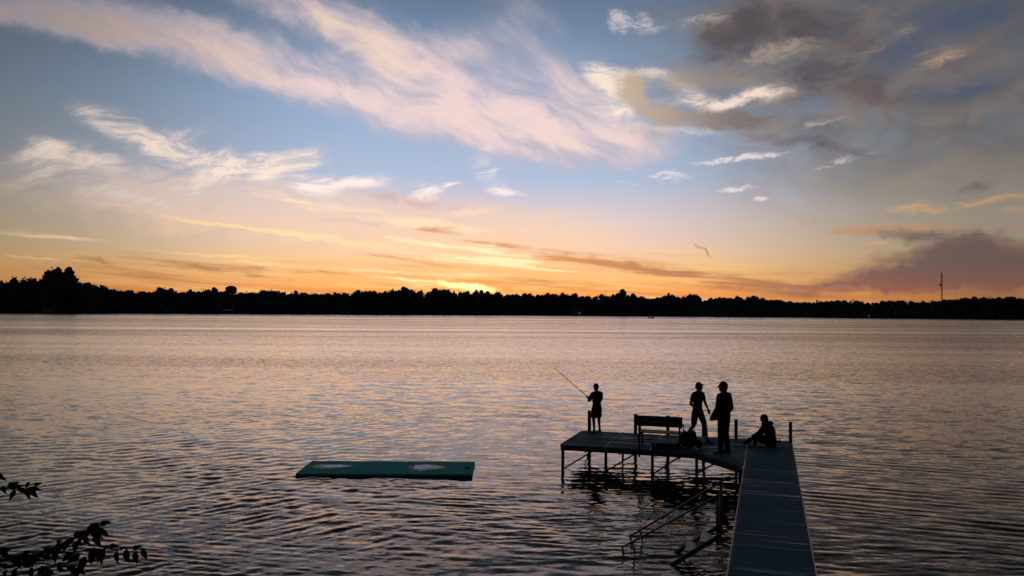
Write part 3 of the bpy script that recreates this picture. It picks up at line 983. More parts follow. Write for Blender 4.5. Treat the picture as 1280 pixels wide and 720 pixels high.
x_, y_, gz, a, d, e = far_spot(285, 388, 1.5)
cp = thing('boat_canopy', 'pale boat lift canopy at the water edge on the left far shore', 'canopy', (x_, y_, 0.2), -rad(a))
bm = bmesh.new()
nn_ = 9
ra = [[bm.verts.new((sx * 4.4, math.sin(tq) * 1.7, 2.9 + math.cos(tq) * .9)) for tq in np.linspace(-1.57, 1.57, nn_)] for sx in (-1, -.75, .75, 1)]
for i in range(3):
    for k in range(nn_ - 1):
        bm.faces.new((ra[i][k], ra[i][k + 1], ra[i + 1][k + 1], ra[i + 1][k]))
part('canopy_cover', bm, M_canopy, cp, True)
for sx in (-4.2, 4.2):
    for sy in (-1.6, 1.6):
        part('leg', box((sx, sy, 1.0), (.16, .16, 4.0)), M_post, cp)

# small fishing boat far out
bx_, by_ = 92.0, 520.0
fb = thing('fishing_boat', 'tiny dark fishing boat far out on the lake before the treeline', 'boat', (bx_, by_, 0.0), rad(24))
fb.scale = (1.25, 1.25, 1.25)
bm = bmesh.new()
secs = []
for s_, wv, zk in ((-1.9, .62, .5), (-1.2, .74, .5), (0, .78, .52), (1.0, .62, .6), (1.6, .32, .72), (1.95, .04, .85)):
    secs.append([bm.verts.new(v) for v in ((s_, -wv, zk), (s_ * .97, -wv * .8, -.05), (s_ * .95, 0, -.18), (s_ * .97, wv * .8, -.05), (s_, wv, zk))])
for i in range(len(secs) - 1):
    for k in range(4):
        bm.faces.new((secs[i][k], secs[i][k + 1], secs[i + 1][k + 1], secs[i + 1][k]))
bm.faces.new(secs[0])
bm.faces.new(secs[-1])
bmesh.ops.solidify(bm, geom=bm.faces[:], thickness=.04)
part('hull', bm, M_hull, fb)
part('seat', box((-.4, 0, .32), (.35, 1.3, .06)), M_frame, fb)
part('seat', box((.8, 0, .34), (.3, 1.1, .06)), M_frame, fb)
bm = bmesh.new()
bx(bm, (-2.1, 0, .75), (.4, .34, .5), None, .08)
bx(bm, (-2.12, 0, .2), (.14, .12, .8), None, .03)
part('outboard_motor', bm, M_black, fb)

# ================================================================== the dock
DECK = 0.62
DC = Vector((7.69, 21.70, 0.0))
DROT = rad(162)
DM = Matrix.Translation(DC) @ Matrix.Rotation(DROT, 4, 'Z')


def dk(u, v, z=DECK):
    return DM @ Vector((u, v, z))


dock = thing('dock', 'grey L-shaped lake dock on dark posts, walkway leading out from the shore', 'dock', DC, DROT)
BW = 0.138


def plank_mesh(L):
    bm = box((0, 0, -.014), (L, BW, .028), None, .004)
    return mesh('plank', bm, M_deck)


PM = {}


def section(name, u0, u1, v0, v1):
    bm = bmesh.new()
    zc, hh = .535, .13
    bx(bm, ((u0 + u1) / 2, v0 + .022, zc), (u1 - u0 - .004, .04, hh))
    bx(bm, ((u0 + u1) / 2, v1 - .022, zc), (u1 - u0 - .004, .04, hh))
    bx(bm, (u0 + .024, (v0 + v1) / 2, zc), (.04, v1 - v0 - .09, hh))
    bx(bm, (u1 - .024, (v0 + v1) / 2, zc), (.04, v1 - v0 - .09, hh))
    k = int((v1 - v0) / .75)
    for i in range(1, k + 1):
        bx(bm, ((u0 + u1) / 2, v0 + (v1 - v0) * i / (k + 1), .52), (u1 - u0 - .09, .04, .09))
    sec = part(name, bm, M_frame, dock)
    L = round(u1 - u0 - .07, 3)
    if L not in PM:
        PM[L] = plank_mesh(L)
    nb = int(round((v1 - v0 - .012) / (BW + .007)))
    pitch = (v1 - v0 - .012) / nb
    for i in range(nb):
        v = v0 + .006 + pitch * (i + .5)
        tilt = random.gauss(0, rad(.35))
        if u1 < 1.5 and v > 5 and random.random() < .10:
            tilt -= rad(random.uniform(.8, 2.2))
        link('plank', PM[L], sec, ((u0 + u1) / 2, v, DECK + random.uniform(-.0015, .0015)), (tilt, random.gauss(0, rad(.08)), 0))
    return sec


def trim(u0, v0, u1, v1, w=.018):
    a, b = Vector((u0, v0, 0)), Vector((u1, v1, 0))
    d = b - a
    ang = math.atan2(d.y, d.x)
    bm = box((0, 0, 0), (d.length, w, .045), None, .004)
    part('edge_trim', bm, M_trim, dock, False, ((u0 + u1) / 2, (v0 + v1) / 2, DECK - .016), (0, 0, ang))


WU = 1.13
US = [2.35, 3.50, 4.67, 5.85]
VF = 2.65
for i in range(3):
    section('deck_section', US[i], US[i + 1], 0, VF)
section('deck_section', WU, 2.35, 0, VF)
WV = [0, 3.05, 6.10, 9.15, 12.2, 15.25, 18.3]
for i in range(6):
    section('walkway_section', 0.0, WU, WV[i], WV[i + 1])
# three-cornered filler in the elbow
GV = 4.28
bm = bmesh.new()
gang = math.atan2(GV - VF, WU - 2.35)
glen = math.hypot(GV - VF, 2.35 - WU)
bx(bm, ((WU + 2.35) / 2, (VF + GV) / 2, .535), (glen, .04, .13), Euler((0, 0, gang)))
bx(bm, (1.45, VF + .65, .52), (.62, .04, .09))
gs = part('corner_section', bm, M_frame, dock)
nb = 11
pit = (GV - VF) / nb
for i in range(nb):
    va, vb = VF + pit * i + .004, VF + pit * (i + 1) - .003
    ua, ub = 2.35 - (va - VF) * (2.35 - WU) / (GV - VF) - .03, 2.35 - (vb - VF) * (2.35 - WU) / (GV - VF) - .03
    u0 = WU + .035
    if ua <= u0 + .02:
        continue
    ub = max(ub, u0 + .006)
    bm = bmesh.new()
    q = [(u0, va), (ua, va), (ub, vb), (u0, vb)]
    hi = [bm.verts.new((a, b, DECK)) for a, b in q]
    lo = [bm.verts.new((a, b, DECK - .028)) for a, b in q]
    bm.faces.new(hi)
    bm.faces.new(lo[::-1])
    for k in range(4):
        bm.faces.new((hi[k], hi[(k + 1) % 4], lo[(k + 1) % 4], lo[k]))
    part('plank', bm, M_deck, gs)
# light metal edging
trim(WU + .012, .01, WU + .012, 18.3)
trim(-.004, .01, -.004, 18.3, .016)
for u in (2.35, 3.50, 4.67):
    trim(u, .02, u, VF - .02, .022)
trim(5.856, .02, 5.856, VF - .02, .012)


def post(u, v, top, w=.088, bot=-1.7):
    bm = box((0, 0, (top + bot) / 2), (w, w, top - bot), None, .008)
    p = part('post', bm, M_post, dock, False, (u, v, 0))
    part('post_cap', box((0, 0, top + .012), (w + .012, w + .012, .024), None, .006), M_post, p)


for u, h in ((5.66, .56), (4.29, .52), (3.36, .52), (2.36, .50), (1.47, .50), (.03, .50)):
    post(u, -.052, DECK + h)
for u in (5.77, 4.62, 3.42, 2.32):
    post(u, VF + .045, DECK - .03, .07)
post(4.66, -.05, DECK - .03, .06)
for v in (6.1, 9.15, 12.2, 15.25):
    post(.12, v, DECK - .10, .075)
    post(WU - .12, v, DECK - .10, .075)
post(.12, 3.05, DECK - .10, .075)
post(WU + .085, GV + .06, DECK - .03, .075)
# slanting braces under the deck
for a, b in (((5.77, VF - .03, -.02), (5.0, VF - .55, .46)), ((4.62, VF - .03, 0), (3.85, VF - .7, .46)), ((3.42, VF - .03, 0), (2.7, VF - .6, .46)), ((2.32, VF - .02, .1), (1.7, VF - .2, .46)), ((5.66, .04, 0), (5.66, .8, .46)), ((3.36, .04, 0), (3.36, .8, .46))):
    part('brace', tube(bmesh.new(), [a, b], .02, 6), M_post, dock)
# stub posts and cross pipes near the water under the platform
for u in (5.2, 4.29, 3.36, 2.36):
    part('cross_pipe', tube(bmesh.new(), [(u, .1, .44), (u, VF - .1, .44)], .02, 6), M_post, dock)
# mooring cleat on the back edge
bm = bmesh.new()
bx(bm, (0, 0, .012), (.16, .06, .024), None, .005)
tube(bm, [(-.04, 0, .02), (-.04, 0, .085)], .014, 6)
tube(bm, [(.04, 0, .02), (.04, 0, .085)], .014, 6)
tube(bm, [(-.15, 0, .10), (-.05, 0, .088), (.05, 0, .088), (.15, 0, .10)], [.008, .014, .014, .008], 6)
part('cleat', bm, M_post, dock, False, (.36, .12, DECK + .002))

# ------------------------------------------------------------------ bench
BU0, BU1 = 2.70, 3.82
bench = thing('dock_bench', 'dark bench with a solid backrest on the front edge of the dock, facing the lake', 'bench', dk((BU0 + BU1) / 2, 2.50, DECK), DROT)
hw = (BU1 - BU0) / 2
for k in range(3):
    part('seat_slat', box((0, -.12 - .15 * k, .405), (2 * hw, .135, .03), None, .005), M_wood, bench)
part('backrest_board', box((0, .075, .79), (2 * hw + .04, .035, .135), Euler((rad(-6), 0, 0)), .006), M_wood, bench)
part('backrest_board', box((0, .060, .652), (2 * hw + .04, .035, .132), Euler((rad(-6), 0, 0)), .006), M_wood, bench)
for s in (-1, 1):
    lg = part('leg', box((s * (hw - .05), .115, .32), (.045, .045, 1.06), Euler((rad(-2), 0, 0)), .005), M_post, bench)
    part('leg', box((s * (hw - .05), -.42, .195), (.045, .045, .39), None, .005), M_post, bench)
    part('seat_bearer', box((s * (hw - .05), -.17, .365), (.04, .48, .045), None, .004), M_post, bench)
    part('armrest', tube(bmesh.new(), [(s * hw, .07, .62), (s * hw, -.10, .63), (s * hw, -.40, .60), (s * hw, -.46, .55), (s * hw, -.46, .40)], .018, 8), M_post, bench, True)

# ------------------------------------------------------------------ stairs into the water
st = thing('dock_stairs', 'dark metal stairs with two long handrails going down into the water beside the walkway', 'stairs', (3.45, 12.95, 0), 0)
SO = Vector((3.45, 12.95, 0))


def L_(p):
    return Vector(p) - SO


for T, B in (((3.50, 12.80, 1.27), (1.92, 13.66, .10)), ((3.73, 13.50, 1.35), (2.16, 14.34, .10))):
    T, B = L_(T), L_(B)
    d = (B - T).normalized()
    hr = part('handrail', tube(bmesh.new(), [T, T + d * .5, B], .017, 8), M_alu, st, True)
    side = Vector((0, 0, -1))
    loop = [B, B + Vector((.02, -.02, -.10)), B + Vector((.12, -.07, -.22)), B + Vector((.20, -.11, -.14)), B + Vector((.20, -.11, -.04)), B - d * .22]
    part('rail_end_bracket', tube(bmesh.new(), loop, .018, 8), M_alu, hr, True)
for (a, b, h0) in (((3.36, 12.90), .45, 1.18), ((3.60, 13.59), .45, 1.26)):
    p = L_((a[0], a[1], 0))
    part('rail_post', tube(bmesh.new(), [p + Vector((0, 0, .38)), p + Vector((0, 0, h0))], .028, 8), M_alu, st, True)
for (a, b) in (((3.38, 12.78, .56), (2.62, 13.12, -.05)), ((3.56, 13.40, .56), (2.80, 13.74, -.05))):
    a, b = L_(a), L_(b)
    d = b - a
    part('stringer', box((a + b) / 2, (d.length, .035, .075), d.to_track_quat('X', 'Z').to_euler(), .006), M_alu, st)
for k in range(2):
    f = .30 + .30 * k
    c = L_(Vector((3.47, 13.09, .56)) * (1 - f) + Vector((2.71, 13.43, -.05)) * f)
    part('tread', box(c + Vector((0, 0, .03)), (.16, .58, .025), Euler((0, 0, rad(-18))), .004), M_tread, st)

# ------------------------------------------------------------------ green floating mat
fm = thing('floating_mat', 'long green floating foam mat with two puddles, lying on the lake left of the dock', 'floating mat', (-3.17, 20.62, 0), rad(.3))


def slab(z0, z1, hx, hy, bev=.03, nx=24, ny=8, skew=0.0, seed=1):
    bm = bmesh.new()
    top = [[bm.verts.new((-hx + 2 * hx * i / nx, -hy + 2 * hy * j / ny, z1 + .006 * mnoise.noise(Vector((i * .35, j * .5, seed))))) for j in range(ny + 1)] for i in range(nx + 1)]
    bot = [[bm.verts.new((v.co.x, v.co.y, z0)) for v in row] for row in top]
    for i in range(nx):
        for j in range(ny):
            bm.faces.new((top[i][j], top[i + 1][j], top[i + 1][j + 1], top[i][j + 1]))
            bm.faces.new((bot[i][j], bot[i][j + 1], bot[i + 1][j + 1], bot[i + 1][j]))
    for i in range(nx):
        bm.faces.new((top[i][0], bot[i][0], bot[i + 1][0], top[i + 1][0]))
        bm.faces.new((top[i][ny], top[i + 1][ny], bot[i + 1][ny], bot[i][ny]))
    for j in range(ny):
        bm.faces.new((top[0][j], top[0][j + 1], bot[0][j + 1], bot[0][j]))
        bm.faces.new((top[nx][j], bot[nx][j], bot[nx][j + 1], top[nx][j + 1]))
    return bm


part('top_layer', slab(.022, .062, 2.20, .84), M_mat, fm)
part('bottom_layer', slab(-.05, .020, 2.19, .83, seed=4), M_matb, fm)


def flat_shape(pts, z, th):
    bm = bmesh.new()
    hi = [bm.verts.new((x, y, z)) for x, y in pts]
    lo = [bm.verts.new((x, y, z - th)) for x, y in pts]
    bm.faces.new(hi)
    bm.faces.new(lo[::-1])
    nn = len(pts)
    for k in range(nn):
        bm.faces.new((hi[k], lo[k], lo[(k + 1) % nn], hi[(k + 1) % nn]))
    return bm


def blob2(cx, cy, rx, ry, tip, seed, k=1.0):
    r = random.Random(seed)
    ph = [r.uniform(0, 6.28) for _ in range(4)]
    out = []
    for i in range(36):
        a = 6.2832 * i / 36
        m = 1 + .10 * math.sin(2 * a + ph[0]) + .08 * math.sin(3 * a + ph[1]) + .06 * math.sin(5 * a + ph[2]) + .03 * math.sin(9 * a + ph[3])
        x = math.cos(a)
        tp = tip * max(0, x) ** 3
        out.append((cx + k * rx * m * (x + tp), cy + k * ry * m * math.sin(a) * (1 - .35 * max(0, x) * (tip > .1))))
    return out


def damp_mat():
    """wet film whose edge feathers out over the foam"""
    m = bpy.data.materials.new('damp_film')
    m.use_nodes = True
    t = NT(m.node_tree)
    p = m.node_tree.nodes['Principled BSDF']
    tcn = t.new('ShaderNodeTexCoord')
    f = t.noise(tcn.outputs['Object'], 5.0, 5.0, 0.65)
    ln = t.new('ShaderNodeVectorMath', operation='LENGTH')
    t.link(t.vm('MULTIPLY', t.vm('SUBTRACT', tcn.outputs['Generated'], (.5, .5, .5)), (2, 2, 0)), ln.inputs[0])
    rr_ = t.m('ADD', ln.outputs['Value'], t.m('MULTIPLY', t.m('SUBTRACT', f, 0.5), 0.7))
    t.link(t.ss(rr_, 0.98, 0.25, 0.0, 0.6), p.inputs['Alpha'])
    t.link(t.mix(t.ss(f, .4, .65), (.10, .22, .19, 1), (.24, .30, .26, 1)), p.inputs['Base Color'])
    t.link(t.mr(f, .3, .7, .22, .42), p.inputs['Roughness'])
    p.inputs['Specular IOR Level'].default_value = .4
    return m


M_damp = damp_mat()
for cx, cy, rx, ry, tip, sd_, core in ((-1.42, .06, .26, .20, .1, 3, 1), (.86, -.02, .19, .34, .35, 8, 1)):
    rim = part('puddle_rim', flat_shape(blob2(cx - (.12 if tip < .2 else 0), cy, rx * 2.3, ry * 1.6, tip * 1.2, sd_ + 20), .0725, .004), M_damp, fm)
    if core:
        part('puddle', flat_shape(blob2(cx, cy, rx, ry, tip, sd_), .0770, .004), M_puddle, rim)
gm = bmesh.new()
bmesh.ops.create_circle(gm, cap_ends=True, radius=.06, segments=16)
part('grommet', tube(bmesh.new(), [(2.03 + .055 * math.cos(k * .5236), -.05 + .055 * math.sin(k * .5236), .072) for k in range(13)], .012, 6), M_matb, fm)
gm.free()

# ------------------------------------------------------------------ things lying on the dock
bp = dk(3.05, 2.0)
# low case under the bench
cs = thing('tackle_case', 'low dark case lying on the boards under the bench', 'case', (3.95, 20.32, DECK + .002), rad(-16))
part('case_body', box((0, 0, .07), (.66, .34, .14), None, .02), M_bag, cs)
part('lid', box((0, 0, .162), (.67, .35, .04), None, .015), M_bag, cs)
part('handle', tube(bmesh.new(), [(-.09, -.175, .12), (-.09, -.21, .13), (.09, -.21, .13), (.09, -.175, .12)], .01, 6), M_post, cs)
for sx in (-.24, .24):
    part('latch', box((sx, -.182, .14), (.05, .012, .07), None, .003), M_trim, cs)
# bulging bag
bg = thing('bag', 'bulging dark bag with top handle standing beside the right end of the bench', 'bag', (4.64, 20.58, DECK + .001), rad(-12))
bm = bmesh.new()
hull(bm, ball_pts((-.02, 0, .16), (.25, .17, .155)) + ball_pts((0, 0, .30), (.19, .14, .09)))
hull(bm, ball_pts((.06, 0, .36), (.12, .11, .10)))
hull(bm, ball_pts((-.13, .02, .36), (.09, .08, .08)))
hull(bm, ball_pts((.24, -.04, .12), (.10, .12, .115)))
hull(bm, ball_pts((-.05, -.15, .14), (.16, .07, .11)))
fused('bag_body', bm, M_bag, bg, .014, .6, 6)
part('handle', tube(bmesh.new(), [(-.02, 0, .42), (0, 0, .50), (.06, 0, .52), (.12, 0, .49), (.13, 0, .42)], .012, 6), M_bag, bg, True)
part('strap', tube(bmesh.new(), [(-.18, -.08, .36), (-.27, -.12, .22), (-.26, -.14, .05), (-.16, -.2, .012), (.05, -.24, .012)], .012, 6), M_bag, bg, True)
part('strap', tube(bmesh.new(), [(-.14, .04, .43), (-.22, .02, .50), (-.26, 0, .44), (-.22, -.02, .34)], .010, 6), M_bag, bg, True)


def fishing_rod(label, butt, tip, reel_side, sag=0.03):
    butt, tip = Vector(butt), Vector(tip)
    rd = thing('fishing_rod', label, 'fishing rod', butt)
    d = tip - butt
    L = d.length
    dn = d.normalized()
    pts = [dn * (L * f) + Vector((0, 0, -sag * f * f)) for f in (.12, .3, .5, .7, .85, 1.0)]
    part('blank', tube(bmesh.new(), pts, [.012, .011, .010, .009, .008, .007], 6), M_rod, rd, True)
    part('grip', tube(bmesh.new(), [dn * 0, dn * (.1 * L), dn * (.2 * L)], [.014, .013, .011], 8), M_cork, rd, True)
    side = Vector(reel_side)
    c = dn * (.13 * L) + side * .055
    rl = part('reel', tube(bmesh.new(), [dn * (.13 * L) + side * .008, c], [.01, .02], 6), M_rod, rd)
    part('spool', tube(bmesh.new(), [c - dn * .035, c + dn * .045], .032, 10), M_rod, rl)
    cr = dn.cross(side).normalized()
    part('crank', tube(bmesh.new(), [c, c + cr * .05, c + cr * .055 + dn * .05, c + cr * .085 + dn * .05], .006, 5), M_rod, rl)
    for f in (.35, .52, .68, .82, .93):
        p = dn * (L * f) + Vector((0, 0, -sag * f * f)) + side * .012
        part('guide', tube(bmesh.new(), [p + (side * math.cos(k) + cr * math.sin(k)) * .010 for k in np.linspace(0, 6.28, 7)], .0025, 4), M_rod, rd)
    return rd


# ================================================================== people
def pframe(F):
    f = Vector((F[0], F[1], 0)).normalized()
    r_ = Vector((f.y, -f.x, 0))
    return lambda r, fw, z: r_ * r + f * fw + Vector((0, 0, z))


def axes(P):
    o = P(0, 0, 0)
    return Matrix((P(1, 0, 0), P(0, 1, 0), P(0, 0, 1))).transposed()


def ring(c, rx, ry, ax, nseg=14):
    return [Vector(c) + ax @ Vector((rx * math.cos(6.2832 * k / nseg), ry * math.sin(6.2832 * k / nseg), 0)) for k in range(nseg)]


def loft(bm, rings_):
    for a, b in zip(rings_[:-1], rings_[1:]):
        hull(bm, list(a) + list(b))


def head(bm, c, H, ax):
    """skull, jaw, brow, nose, lips, ears, eyes as one surface; ax turns it"""
    c = Vector(c)

    H = H * 1.10

    def q(r, f, z):
        return c + ax @ Vector((r * H, f * H, z * H))
    hull(bm, ball_pts(q(0, -.004, .012), (.044 * H, .055 * H, .056 * H), ax))
    hull(bm, ball_pts(q(0, .012, -.01), (.038 * H, .040 * H, .045 * H), ax) + ball_pts(q(0, .030, -.052), (.018 * H, .016 * H, .012 * H), ax))
    hull(bm, ball_pts(q(0, .050, .010), .006 * H) + ball_pts(q(0, .063, -.016), .0075 * H))
    hull(bm, ball_pts(q(0, .049, -.034), (.013 * H, .006 * H, .005 * H), ax))
    for s in (-1, 1):
        hull(bm, ball_pts(q(.018 * s, .045, .010), .0075 * H))
        hull(bm, ball_pts(q(.045 * s, .0, -.004), (.006 * H, .013 * H, .019 * H), ax))
        hull(bm, ball_pts(q(.006 * s, .050, .024), .006 * H) + ball_pts(q(.028 * s, .042, .024), .006 * H))


def hand(bm, wrist, d, palmn, H, curl=.5, side=1):
    """palm, four fingers of unequal length bent twice, and a thumb from the side of the palm"""
    d = Vector(d).normalized()
    pn = Vector(palmn)
    pn = (pn - d * pn.dot(d)).normalized()
    w = d.cross(pn).normalized() * side
    s = H / 1.75
    wr = Vector(wrist)
    hull(bm, ball_pts(wr, .022 * s) + [wr + d * (.085 * s) + w * (x * s) + pn * (z * s) for x in (-.04, .04) for z in (-.013, .013)] + [wr + d * (.03 * s) + w * (x * s) + pn * (z * s) for x in (-.032, .032) for z in (-.014, .014)])
    for i, (off, ln) in enumerate(((-.032, .070), (-.011, .080), (.011, .075), (.031, .058))):
        p = wr + d * (.083 * s) + w * (off * s)
        a = curl * .7 + .05 * i
        d1 = (d * math.cos(a) + pn * math.sin(a))
        d2 = (d * math.cos(a * 2.2) + pn * math.sin(a * 2.2))
        m = p + d1 * (ln * .55 * s)
        limb(bm, p, .0092 * s, m, .0085 * s)
        limb(bm, m, .0085 * s, m + d2 * (ln * .5 * s), .0072 * s)
    p = wr + d * (.03 * s) - w * (.034 * s)
    td = (d * .7 - w * .6 + pn * .35).normalized()
    m = p + td * (.04 * s)
    limb(bm, p, .012 * s, m, .0105 * s)
    limb(bm, m, .0105 * s, m + (d * .9 + pn * .4).normalized() * (.032 * s), .0085 * s)


def foot(bm, an, fd, H, r0=1.0):
    fd = Vector(fd).normalized()
    an = Vector(an)
    b = Vector((an.x, an.y, an.z - .045 * H + .012 * H))
    hull(bm, ball_pts(an, .024 * H * r0) + ball_pts(b - fd * (.025 * H), (.02 * H * r0, .02 * H * r0, .012 * H)) + ball_pts(b + fd * (.05 * H), (.024 * H * r0, .024 * H * r0, .012 * H)))
    hull(bm, ball_pts(b + fd * (.05 * H), (.024 * H * r0, .024 * H * r0, .013 * H)) + ball_pts(b + fd * (.105 * H), (.019 * H * r0, .019 * H * r0, .009 * H)))


def person(label, at_, H, J, hax, ax, torso, wear, hair_len=1.0, cap=False, curl=(.5, .5), palms=None, fdirs=None):
    """J: joints (world-axis vectors from the spot stood on); torso: rings (centre, half width, half depth) from pelvis to neck"""
    P = thing('person', label, 'person', at_)
    bm = bmesh.new()
    loft(bm, [ring(c, a, b, ax) for c, a, b in torso])
    for s in ('l', 'r'):                                    # sloping shoulders
        hull(bm, ball_pts(J['neck0'].lerp(J['head'], .28), .030 * H) + ball_pts(J['sh' + s].lerp(J['neck0'], .25), .034 * H))
    limb(bm, J['neck0'], .036 * H, J['head'] + hax @ Vector((0, -.008 * H, -.03 * H)), .034 * H)
    head(bm, J['head'], H, hax)
    for s in ('l', 'r'):
        limb(bm, J['sh' + s], .032 * H, J['el' + s], .025 * H)
        limb(bm, J['el' + s], .025 * H, J['wr' + s], .016 * H)
        limb(bm, J['hip' + s], .055 * H, J['kn' + s], .035 * H)
        limb(bm, J['kn' + s], .034 * H, J['an' + s], .021 * H)
        mid = J['kn' + s].lerp(J['an' + s], .3)
        limb(bm, J['kn' + s], .030 * H, mid, .033 * H)
        foot(bm, J['an' + s], fdirs[s], H)
        d = J['wr' + s] - J['el' + s]
        hand(bm, J['wr' + s], J.get('hd' + s, d), palms[s], H, curl[0 if s == 'l' else 1], 1 if s == 'l' else -1)
    fused('body', bm, M_skin, P, .0065 * H / 1.75, .30, 3)
    # hair
    bm = bmesh.new()
    c = J['head']
    H0, H = H, H * 1.10
    hh = c + hax @ Vector((0, -.008 * H, .018 * H))
    hull(bm, ball_pts(hh, (.047 * H, .057 * H, .055 * H), hax))
    hull(bm, ball_pts(c + hax @ Vector((0, -.030 * H, -.005 * H)), (.044 * H, .034 * H, (.040 + .02 * hair_len) * H), hax))
    if not cap:
        for k in range(14):
            a, b_ = random.uniform(0, 6.28), random.uniform(.1, 1.2)
            hull(bm, ball_pts(hh + hax @ Vector((.040 * H * math.cos(a) * math.cos(b_), .048 * H * math.sin(a) * math.cos(b_), .047 * H * math.sin(b_))), random.uniform(.009, .013) * H))
        fused('hair', bm, M_hair, P, .008, .5, 2)
    else:
        fused('cap', bm, M_black, P, .008, .5, 3)
        bm = bmesh.new()
        hull(bm, [c + hax @ Vector((x * H, y * H, z * H)) for x, y, z in ((-.038, .035, .036), (.038, .035, .036), (-.028, .085, .026), (.028, .085, .026), (0, .095, .026), (-.038, .035, .041), (.038, .035, .041), (0, .094, .030))])
        part('cap_brim', bm, M_black, P)
    H = H0
    for nm, m_, build, vox in wear:
        bm = bmesh.new()
        build(bm, J, H)
        fused(nm, bm, m_, P, vox, .4, 3)
    return P


def cone(bm, a, ra, b, rb, nseg=14):
    """tapered sleeve with flat clean ends"""
    a, b = Vector(a), Vector(b)
    d = (b - a).normalized()
    u = d.orthogonal().normalized()
    w = d.cross(u)
    hull(bm, [a + (u * math.cos(6.2832 * k / nseg) + w * math.sin(6.2832 * k / nseg)) * ra for k in range(nseg)] + [b + (u * math.cos(6.2832 * k / nseg) + w * math.sin(6.2832 * k / nseg)) * rb for k in range(nseg)])


def std_torso(P, H, lean=(0, 0), g=0.0, zs=None):
    out = []
    for z, a, b in ((.49, .086, .060), (.535, .096, .066), (.60, .083, .058), (.66, .088, .061), (.73, .098, .064), (.785, .102, .058), (.822, .066, .044)):
        f = (z - .5) / .33
        out.append((P(lean[0] * f, lean[1] * f, z * H), (a + g) * H, (b + g) * H))
    return out


# --- boy fishing at the left corner
H = 1.42
P = pframe((-.55, .84))
ax = axes(P)
J = {'neck0': P(0, .0, .81 * H), 'head': P(-.01, .035, .925 * H)}
for s, g in (('l', -1), ('r', 1)):
    J['sh' + s] = P(g * .105 * H, 0, .795 * H)
    J['hip' + s] = P(g * .052 * H, 0, .515 * H)
    J['kn' + s] = P(g * .068 * H, .02 * H, .285 * H)
    J['an' + s] = P(g * .072 * H, -.01 * H, .045 * H)
J['elr'] = P(.165 * H, .06 * H, .635 * H)
J['wrr'] = P(.045 * H, .185 * H, .66 * H)
J['ell'] = P(-.155 * H, .07 * H, .645 * H)
J['wrl'] = P(-.055 * H, .235 * H, .705 * H)
rod_d = Vector((-.90, .62, .78)).normalized()
J['hdr'] = P(-.6, .7, .25)
J['hdl'] = P(.3, .9, .3)
torso = std_torso(P, H)


def shirt(bm, J, H, P=P, ax=ax):
    for s in 'lr':
        hull(bm, ball_pts(J['neck0'].lerp(J['head'], .12), .036 * H) + ball_pts(J['sh' + s].lerp(J['neck0'], .15), .044 * H))
    loft(bm, [ring(c, a, b, ax) for c, a, b in std_torso(P, H, (0, 0), .012)[0:]])
    for s in 'lr':
        cone(bm, J['sh' + s] + Vector((0, 0, .012)), .046 * H, J['sh' + s].lerp(J['el' + s], .78), .042 * H)


def shorts(bm, J, H, P=P, ax=ax):
    loft(bm, [ring(P(0, 0, .46 * H), .098 * H, .076 * H, ax), ring(P(0, 0, .575 * H), .098 * H, .072 * H, ax)])
    for s in 'lr':
        cone(bm, J['hip' + s], .066 * H, J['hip' + s].lerp(J['kn' + s], .94), .060 * H)


def shoes(bm, J, H):
    for s in 'lr':
        foot(bm, J['an' + s] - Vector((0, 0, .004)), FD[s], H, 1.25)


FD = {'l': P(-.15, 1, 0), 'r': P(.2, 1, 0)}
BOY = Vector((2.50, 23.12, DECK + .002))
person('boy in T-shirt and shorts fishing with a rod at the left dock corner', BOY, H, J, ax, ax, torso,
       [('t_shirt', M_navy, shirt, .010), ('shorts', M_blue, shorts, .010), ('shoes', M_shoe, shoes, .008)], .4, False, (1.0, 1.0),
       {'l': P(.4, 0, -1), 'r': P(-.3, 0, 1)}, FD)
hold = BOY + J['wrl'] + J['hdl'].normalized() * .06
butt = hold - rod_d * .32
fishing_rod('fishing rod held up to the left by the boy at the dock corner', butt, butt + rod_d * 1.72, (.2, -.3, -.9), .03)

# --- slim man walking, one arm swung out
H = 1.63
P = pframe((.62, -.78))
ax = axes(P)
J = {'neck0': P(0, .02, .815 * H), 'head': P(.0, .06, .928 * H)}
for s, g in (('l', -1), ('r', 1)):
    J['sh' + s] = P(g * .112 * H, .02, .80 * H)
    J['hip' + s] = P(g * .050 * H, 0, .52 * H)
J['knl'] = P(-.070 * H, .10 * H, .29 * H)
J['anl'] = P(-.105 * H, .12 * H, .047 * H)
J['knr'] = P(.075 * H, -.02 * H, .285 * H)
J['anr'] = P(.125 * H, -.16 * H, .078 * H)
J['ell'] = P(-.170 * H, .02 * H, .665 * H)
J['wrl'] = P(-.185 * H, .07 * H, .548 * H)
J['elr'] = P(.140 * H, -.03 * H, .645 * H)
J['wrr'] = P(.085 * H, .09 * H, .56 * H)
torso = std_torso(P, H, (0, .02))


def tight_shirt(bm, J, H, P=P, ax=ax):
    for s in 'lr':
        hull(bm, ball_pts(J['neck0'].lerp(J['head'], .12), .036 * H) + ball_pts(J['sh' + s].lerp(J['neck0'], .15), .044 * H))
    loft(bm, [ring(c, a, b, ax) for c, a, b in std_torso(P, H, (0, .02), .007)])
    for s in 'lr':
        cone(bm, J['sh' + s] + Vector((0, 0, .008)), .040 * H, J['sh' + s].lerp(J['el' + s], .65), .034 * H)


def knee_shorts(bm, J, H, P=P, ax=ax):
    loft(bm, [ring(P(0, 0, .475 * H), .094 * H, .072 * H, ax), ring(P(0, 0, .575 * H), .090 * H, .066 * H, ax)])
    for s in 'lr':
        cone(bm, J['hip' + s], .062 * H, J['hip' + s].lerp(J['kn' + s], .92), .048 * H)


